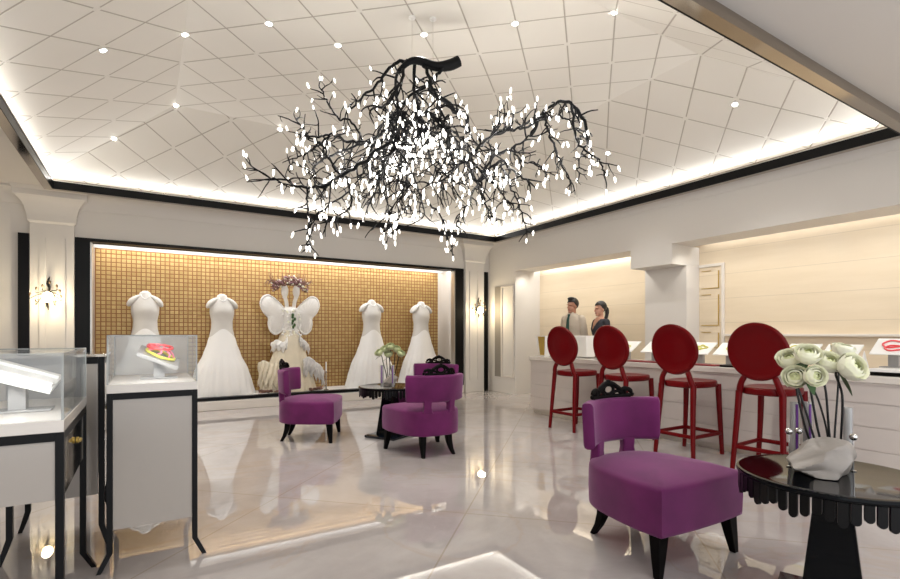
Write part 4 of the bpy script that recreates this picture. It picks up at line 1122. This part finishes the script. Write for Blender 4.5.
# long left boughs
bough([Q(398, 118, -.15), Q(380, 134, -.05), Q(366, 142, .0), Q(346, 141, .05), Q(330, 134, .1), Q(312, 137, .15), Q(300, 124, .2)], .016, .007, 10, (.12, .32), -.1)
bough([Q(392, 140, -.2), Q(366, 160, -.3), Q(341, 176, -.4), Q(324, 185, -.4), Q(304, 188, -.4), Q(288, 181, -.4), Q(268, 177, -.4)], .018, .007, 12, (.12, .32), -.08)
bough([Q(306, 187, -.4), Q(308, 205, -.38), Q(310, 232, -.38), Q(309, 250, -.38)], .009, .005, 6, (.06, .14), -.3)
bough([Q(341, 176, -.4), Q(330, 160, -.5), Q(322, 145, -.5), Q(306, 135, -.5)], .011, .006, 6, (.1, .2), .1)
bough([Q(362, 140, .05), Q(350, 120, .1), Q(338, 118, .15), Q(326, 100, .2), Q(322, 88, .2)], .011, .006, 5, (.1, .2), .25)
bough([Q(346, 176, -.35), Q(352, 200, -.3), Q(340, 215, -.3), Q(326, 222, -.3)], .01, .005, 9, (.06, .16))
# hub of the central mass: boughs dropping from it
cen = [(372, 150, .3, 352, 190, .5), (385, 150, .0, 368, 205, -.1), (395, 145, -.2, 392, 212, -.3), (405, 140, .5, 410, 205, .6), (420, 130, .2, 426, 215, .1), (424, 130, .2, 446, 190, .4), (446, 128, -.2, 452, 185, -.35), (446, 128, -.2, 470, 160, -.4), (400, 130, -.1, 380, 175, -.5), (392, 140, -.2, 405, 190, -.55), (424, 130, .2, 400, 180, .35), (446, 128, -.2, 430, 185, -.45), (405, 140, .5, 375, 185, .75), (400, 130, -.1, 358, 165, .1), (424, 130, .2, 470, 178, .15)]
for (x0, y0, a, x1, y1, b2_) in cen:
    mx, my = (x0 + x1) / 2 + random.uniform(-12, 12), (y0 + y1) / 2 + random.uniform(-8, 8)
    st_ = Q(x0, y0, a)
    bough([Q(406 + (x0 - 406) * .5, 112, a * .5), st_, Q(mx, my, (a + b2_) / 2 + random.uniform(-.15, .15)), Q(x1, y1, b2_)], .013, .006, 12, (.12, .32), -.16, .75)
bough([Q(426, 200, .1), Q(440, 215, .1), Q(446, 232, .1), Q(452, 250, .1)], .008, .005, 6, (.05, .12))
# right boughs
bough([Q(446, 128, -.2), Q(460, 150, 0), Q(478, 182, .1), Q(492, 158, .1), Q(513, 148, .1), Q(531, 135, .1)], .016, .008, 12, (.12, .32), -.14)
bough([Q(478, 180, .1), Q(498, 161, .0), Q(512, 170, -.1), Q(528, 181, -.2)], .012, .009, 6, (.1, .2))
bough([Q(500, 165, .05), Q(512, 190, .0), Q(520, 210, 0), Q(526, 232, 0)], .010, .005, 8, (.06, .14))
bough([Q(480, 180, .1), Q(484, 200, .3), Q(490, 212, .4), Q(498, 220, .4)], .010, .005, 10, (.06, .16))
bough([Q(468, 160, -.3), Q(486, 140, -.2), Q(505, 130, -.1), Q(524, 128, .0), Q(543, 114, .05)], .013, .009, 10, (.1, .22), .15)
bough([Q(531, 135, .1), Q(543, 113, .05), Q(560, 102, .0), Q(574, 107, .0), Q(584, 122, .0), Q(588, 140, 0)], .013, .015, 5, (.08, .2))
bough([Q(572, 106, 0), Q(574, 130, -.05), Q(582, 148, -.1), Q(598, 160, -.1), Q(605, 176, -.1)], .013, .006, 6, (.08, .18))
bough([Q(545, 115, .05), Q(548, 130, .1), Q(556, 150, .12), Q(562, 166, .15), Q(572, 184, .15)], .013, .006, 7, (.08, .18))
bough([Q(565, 104, .0), Q(560, 115, .2), Q(570, 122, .25), Q(578, 132, .25)], .009, .006, 4, (.08, .18))
bough([Q(588, 140, 0), Q(580, 160, -.05), Q(578, 172, -.05)], .008, .005, 4, (.06, .14))
bough([Q(366, 142, .0), Q(344, 150, -.15), Q(322, 160, -.2), Q(312, 172, -.2), Q(318, 190, -.2)], .011, .006, 9, (.1, .26), -.1)
bough([Q(330, 136, .1), Q(312, 150, .2), Q(296, 158, .25), Q(288, 168, .25)], .009, .005, 6, (.1, .22), -.05)
bough([Q(352, 190, .3), Q(330, 205, .2), Q(318, 214, .2), Q(312, 228, .2)], .009, .005, 9, (.06, .18))
bough([Q(410, 205, .4), Q(396, 222, .3), Q(388, 236, .3)], .008, .005, 8, (.05, .14))
bough([Q(478, 182, .1), Q(470, 200, -.1), Q(462, 214, -.15), Q(456, 226, -.15)], .009, .005, 10, (.06, .18))
bough([Q(492, 158, .1), Q(490, 140, .25), Q(498, 124, .3), Q(510, 112, .3)], .009, .005, 8, (.1, .22), .35)
bough([Q(513, 148, .1), Q(520, 160, .25), Q(536, 164, .3), Q(548, 172, .3)], .009, .005, 8, (.08, .2))
bough([Q(470, 160, -.4), Q(484, 176, -.45), Q(500, 190, -.4), Q(508, 204, -.4)], .010, .005, 10, (.08, .22))
# suspension cables
for px in (412, 433):
    a = Q(px, 62, 0 if px == 412 else .02); top = Vector((a.x, a.y, ZP - c0.z - .002))
    m_ = MB(); m_.tube([a, top], .0025, 6); m_.build('suspension_cable', M['whiteline'], chd)
    m_ = MB(); m_.lathe([(.0, 0), (.03, 0), (.03, -.012), (.0, -.012)], 18, c=tuple(top), cap=False); m_.build('ceiling_rose', M['whitepure'], chd)
# bulbs: candle shapes at the tips
bs = MB(); bs.lathe([(.003, -.019), (.0068, -.014), (.0085, -.004), (.008, .01), (.005, .022), (.001, .030)], 8); bme = bs.mesh('bulb', 60); bme.materials.append(M['bulb'])
bulbs.sort(key=lambda b_: (b_[0] + c0).dot(FW))
rest = MB()
for i, (p, d, s_) in enumerate(bulbs):
    q = Vector((0, 0, 1)).rotation_difference(d)
    if i % 4 == 0 and i // 4 < 100:
        o = link('bulb', bme, chd); o.location = p; o.rotation_mode = 'QUATERNION'; o.rotation_quaternion = q; o.scale = (s_,) * 3
    else:
        rest.add([q @ (v * s_) + p for v in bs.v], bs.f)
o = rest.build('bulb_cluster', M['bulb'], chd); o['kind'] = 'stuff'
print('BULBS', len(bulbs))

# ------------------------------------------------------------------ LIGHTS
def area(name, loc, rot, sx, sy, power, col=(1, .93, .82), spread=None):
    l = bpy.data.lights.new(name, 'AREA'); l.shape = 'RECTANGLE'; l.size = sx; l.size_y = sy; l.energy = power; l.color = col
    if spread: l.spread = spread
    o = bpy.data.objects.new(name, l); COL.objects.link(o); o.location = loc
    if isinstance(rot, Vector): o.rotation_mode = 'QUATERNION'; o.rotation_quaternion = Vector((0, 0, -1)).rotation_difference(rot.normalized()) if False else rot.normalized().to_track_quat('-Z', 'Y')
    else: o.rotation_euler = rot
    return o
def point(name, loc, power, r_=.05, col=(1, .95, .88)):
    l = bpy.data.lights.new(name, 'POINT'); l.energy = power; l.shadow_soft_size = r_; l.color = col
    o = bpy.data.objects.new(name, l); COL.objects.link(o); o.location = loc; return o
WC = (1, .995, .985)
zc_ = 3.203; LX, LY = TX1 - TX0, TY1 - TY0; mx, my = (TX0 + TX1) / 2, (TY0 + TY1) / 2
def strip(name, p0, p1, dirv, power, w_=.035):
    p0, p1 = Vector(p0), Vector(p1); L = (p1 - p0).length
    l = bpy.data.lights.new(name, 'AREA'); l.shape = 'RECTANGLE'; l.size = L; l.size_y = w_; l.energy = power; l.color = WC
    o = bpy.data.objects.new(name, l); COL.objects.link(o); o.location = (p0 + p1) / 2
    x = (p1 - p0).normalized(); z = -Vector(dirv).normalized(); z = (z - x * z.dot(x)).normalized(); y = z.cross(x)
    o.matrix_world = Matrix.Translation((p0 + p1) / 2) @ Matrix((x, y, z)).transposed().to_4x4()
    return o
COVE = 2.0
strip('cove_light', (TX0, TY1 + .075, zc_), (TX1, TY1 + .075, zc_), (0, -.95, .3), COVE * LX)
strip('cove_light', (TX0, TY0 - .075, zc_), (TX1, TY0 - .075, zc_), (0, .95, .3), COVE * LX)
strip('cove_light', (TX0 - .075, TY0, zc_), (TX0 - .075, TY1, zc_), (.95, 0, .3), COVE * LY)
strip('cove_light', (TX1 + .075, TY0, zc_), (TX1 + .075, TY1, zc_), (-.95, 0, .3), COVE * LY)
for p in spots:
    l = bpy.data.lights.new('spot', 'SPOT'); l.energy = 42; l.spot_size = math.radians(95); l.spot_blend = .8; l.shadow_soft_size = .03; l.color = (1, .98, .95)
    o = bpy.data.objects.new('spot', l); COL.objects.link(o); o.location = p
for (px, py, dd, e) in ((340, 165, -.2, 10), (400, 160, 0, 14), (450, 160, 0, 13), (510, 165, 0, 10), (575, 140, 0, 8)):
    point('chandelier_light', P3(px, py, CD + dd), e, .12)
# display window: strip along its ceiling
strip('display_light', (DX0 + .05, 9.2, 2.545), (DX1 - .05, 9.2, 2.545), (0, .25, -1), 13, .05)
strip('display_light', (DX0 + .05, 8.80, 2.556), (DX1 - .05, 8.80, 2.556), (0, .15, -1), 32, .09)
# niche wash over the counter
strip('niche_light', (6.81, -1.0, 2.60), (6.81, 4.2, 2.60), (.12, 0, -1), 5, .05)
strip('niche_light', (6.81, 5.02, 2.60), (6.81, 7.65, 2.60), (.12, 0, -1), 6, .05)
for y in (-.2, .4, 1.0, 1.6, 2.2, 2.8, 3.4, 4.0, 5.2, 5.8, 6.4, 7.0, 7.5):  # extra spots without fittings, added to brighten the niche wall
    l = bpy.data.lights.new('niche_fill', 'SPOT'); l.energy = 11; l.spot_size = math.radians(140); l.spot_blend = 1.0; l.shadow_soft_size = .03; l.color = (1, .96, .88)
    o = bpy.data.objects.new('niche_fill', l); COL.objects.link(o); o.location = (6.34, y, 2.45); o.rotation_euler = (0, math.radians(-18), 0)
point('sconce_light', (-1.115, YB - .26, 1.69), 9, .05, (1, .86, .62))
point('sconce_light', (5.90, YB - .26, 1.69), 9, .05, (1, .86, .62))
for c_, w_, z_ in ((C1, .36, 1.118), (C2, .41, 1.182)):  # added strips with no fixture, lifting the trays under the glass
    strip('case_fill', (c_[0] + .03, c_[1] + .03, z_), (c_[0] + w_ - .03, c_[1] + .03, z_), (0, .6, -1), 1.1, .012)
# fill panels added by the shop front to lighten the near room and soffit
for x in (-.8, .8, 2.4, 4.0):
    area('soffit_fill', (x, -.2, 3.14), (0, 0, 0), .5, .5, 9, WC)
w = bpy.data.worlds.new('world'); sc.world = w; w.use_nodes = True
w.node_tree.nodes['Background'].inputs[0].default_value = lin((238, 240, 244)); w.node_tree.nodes['Background'].inputs[1].default_value = 1.25

# ------------------------------------------------------------------ CAMERA
cam = bpy.data.cameras.new('camera'); co_ = bpy.data.objects.new('camera', cam); COL.objects.link(co_)
cam.sensor_width = 36; cam.lens = FPX / 900 * 36; cam.shift_y = (HY - 289.5) / 900; cam.clip_start = .05
co_.location = (0, 0, CAMH); co_.rotation_euler = (PI / 2, 0, -YAW)
sc.camera = co_
sc.view_settings.view_transform = 'Standard'; sc.view_settings.look = 'None'; sc.view_settings.gamma = 1; sc.view_settings.use_curve_mapping = False
sc.view_settings.exposure = 0.66
sc.cycles.max_bounces = 10; sc.cycles.diffuse_bounces = 5; sc.cycles.glossy_bounces = 5; sc.cycles.transparent_max_bounces = 16
sc.cycles.use_denoising = True; sc.cycles.sample_clamp_indirect = 6.0; sc.cycles.caustics_reflective = False; sc.cycles.caustics_refractive = False
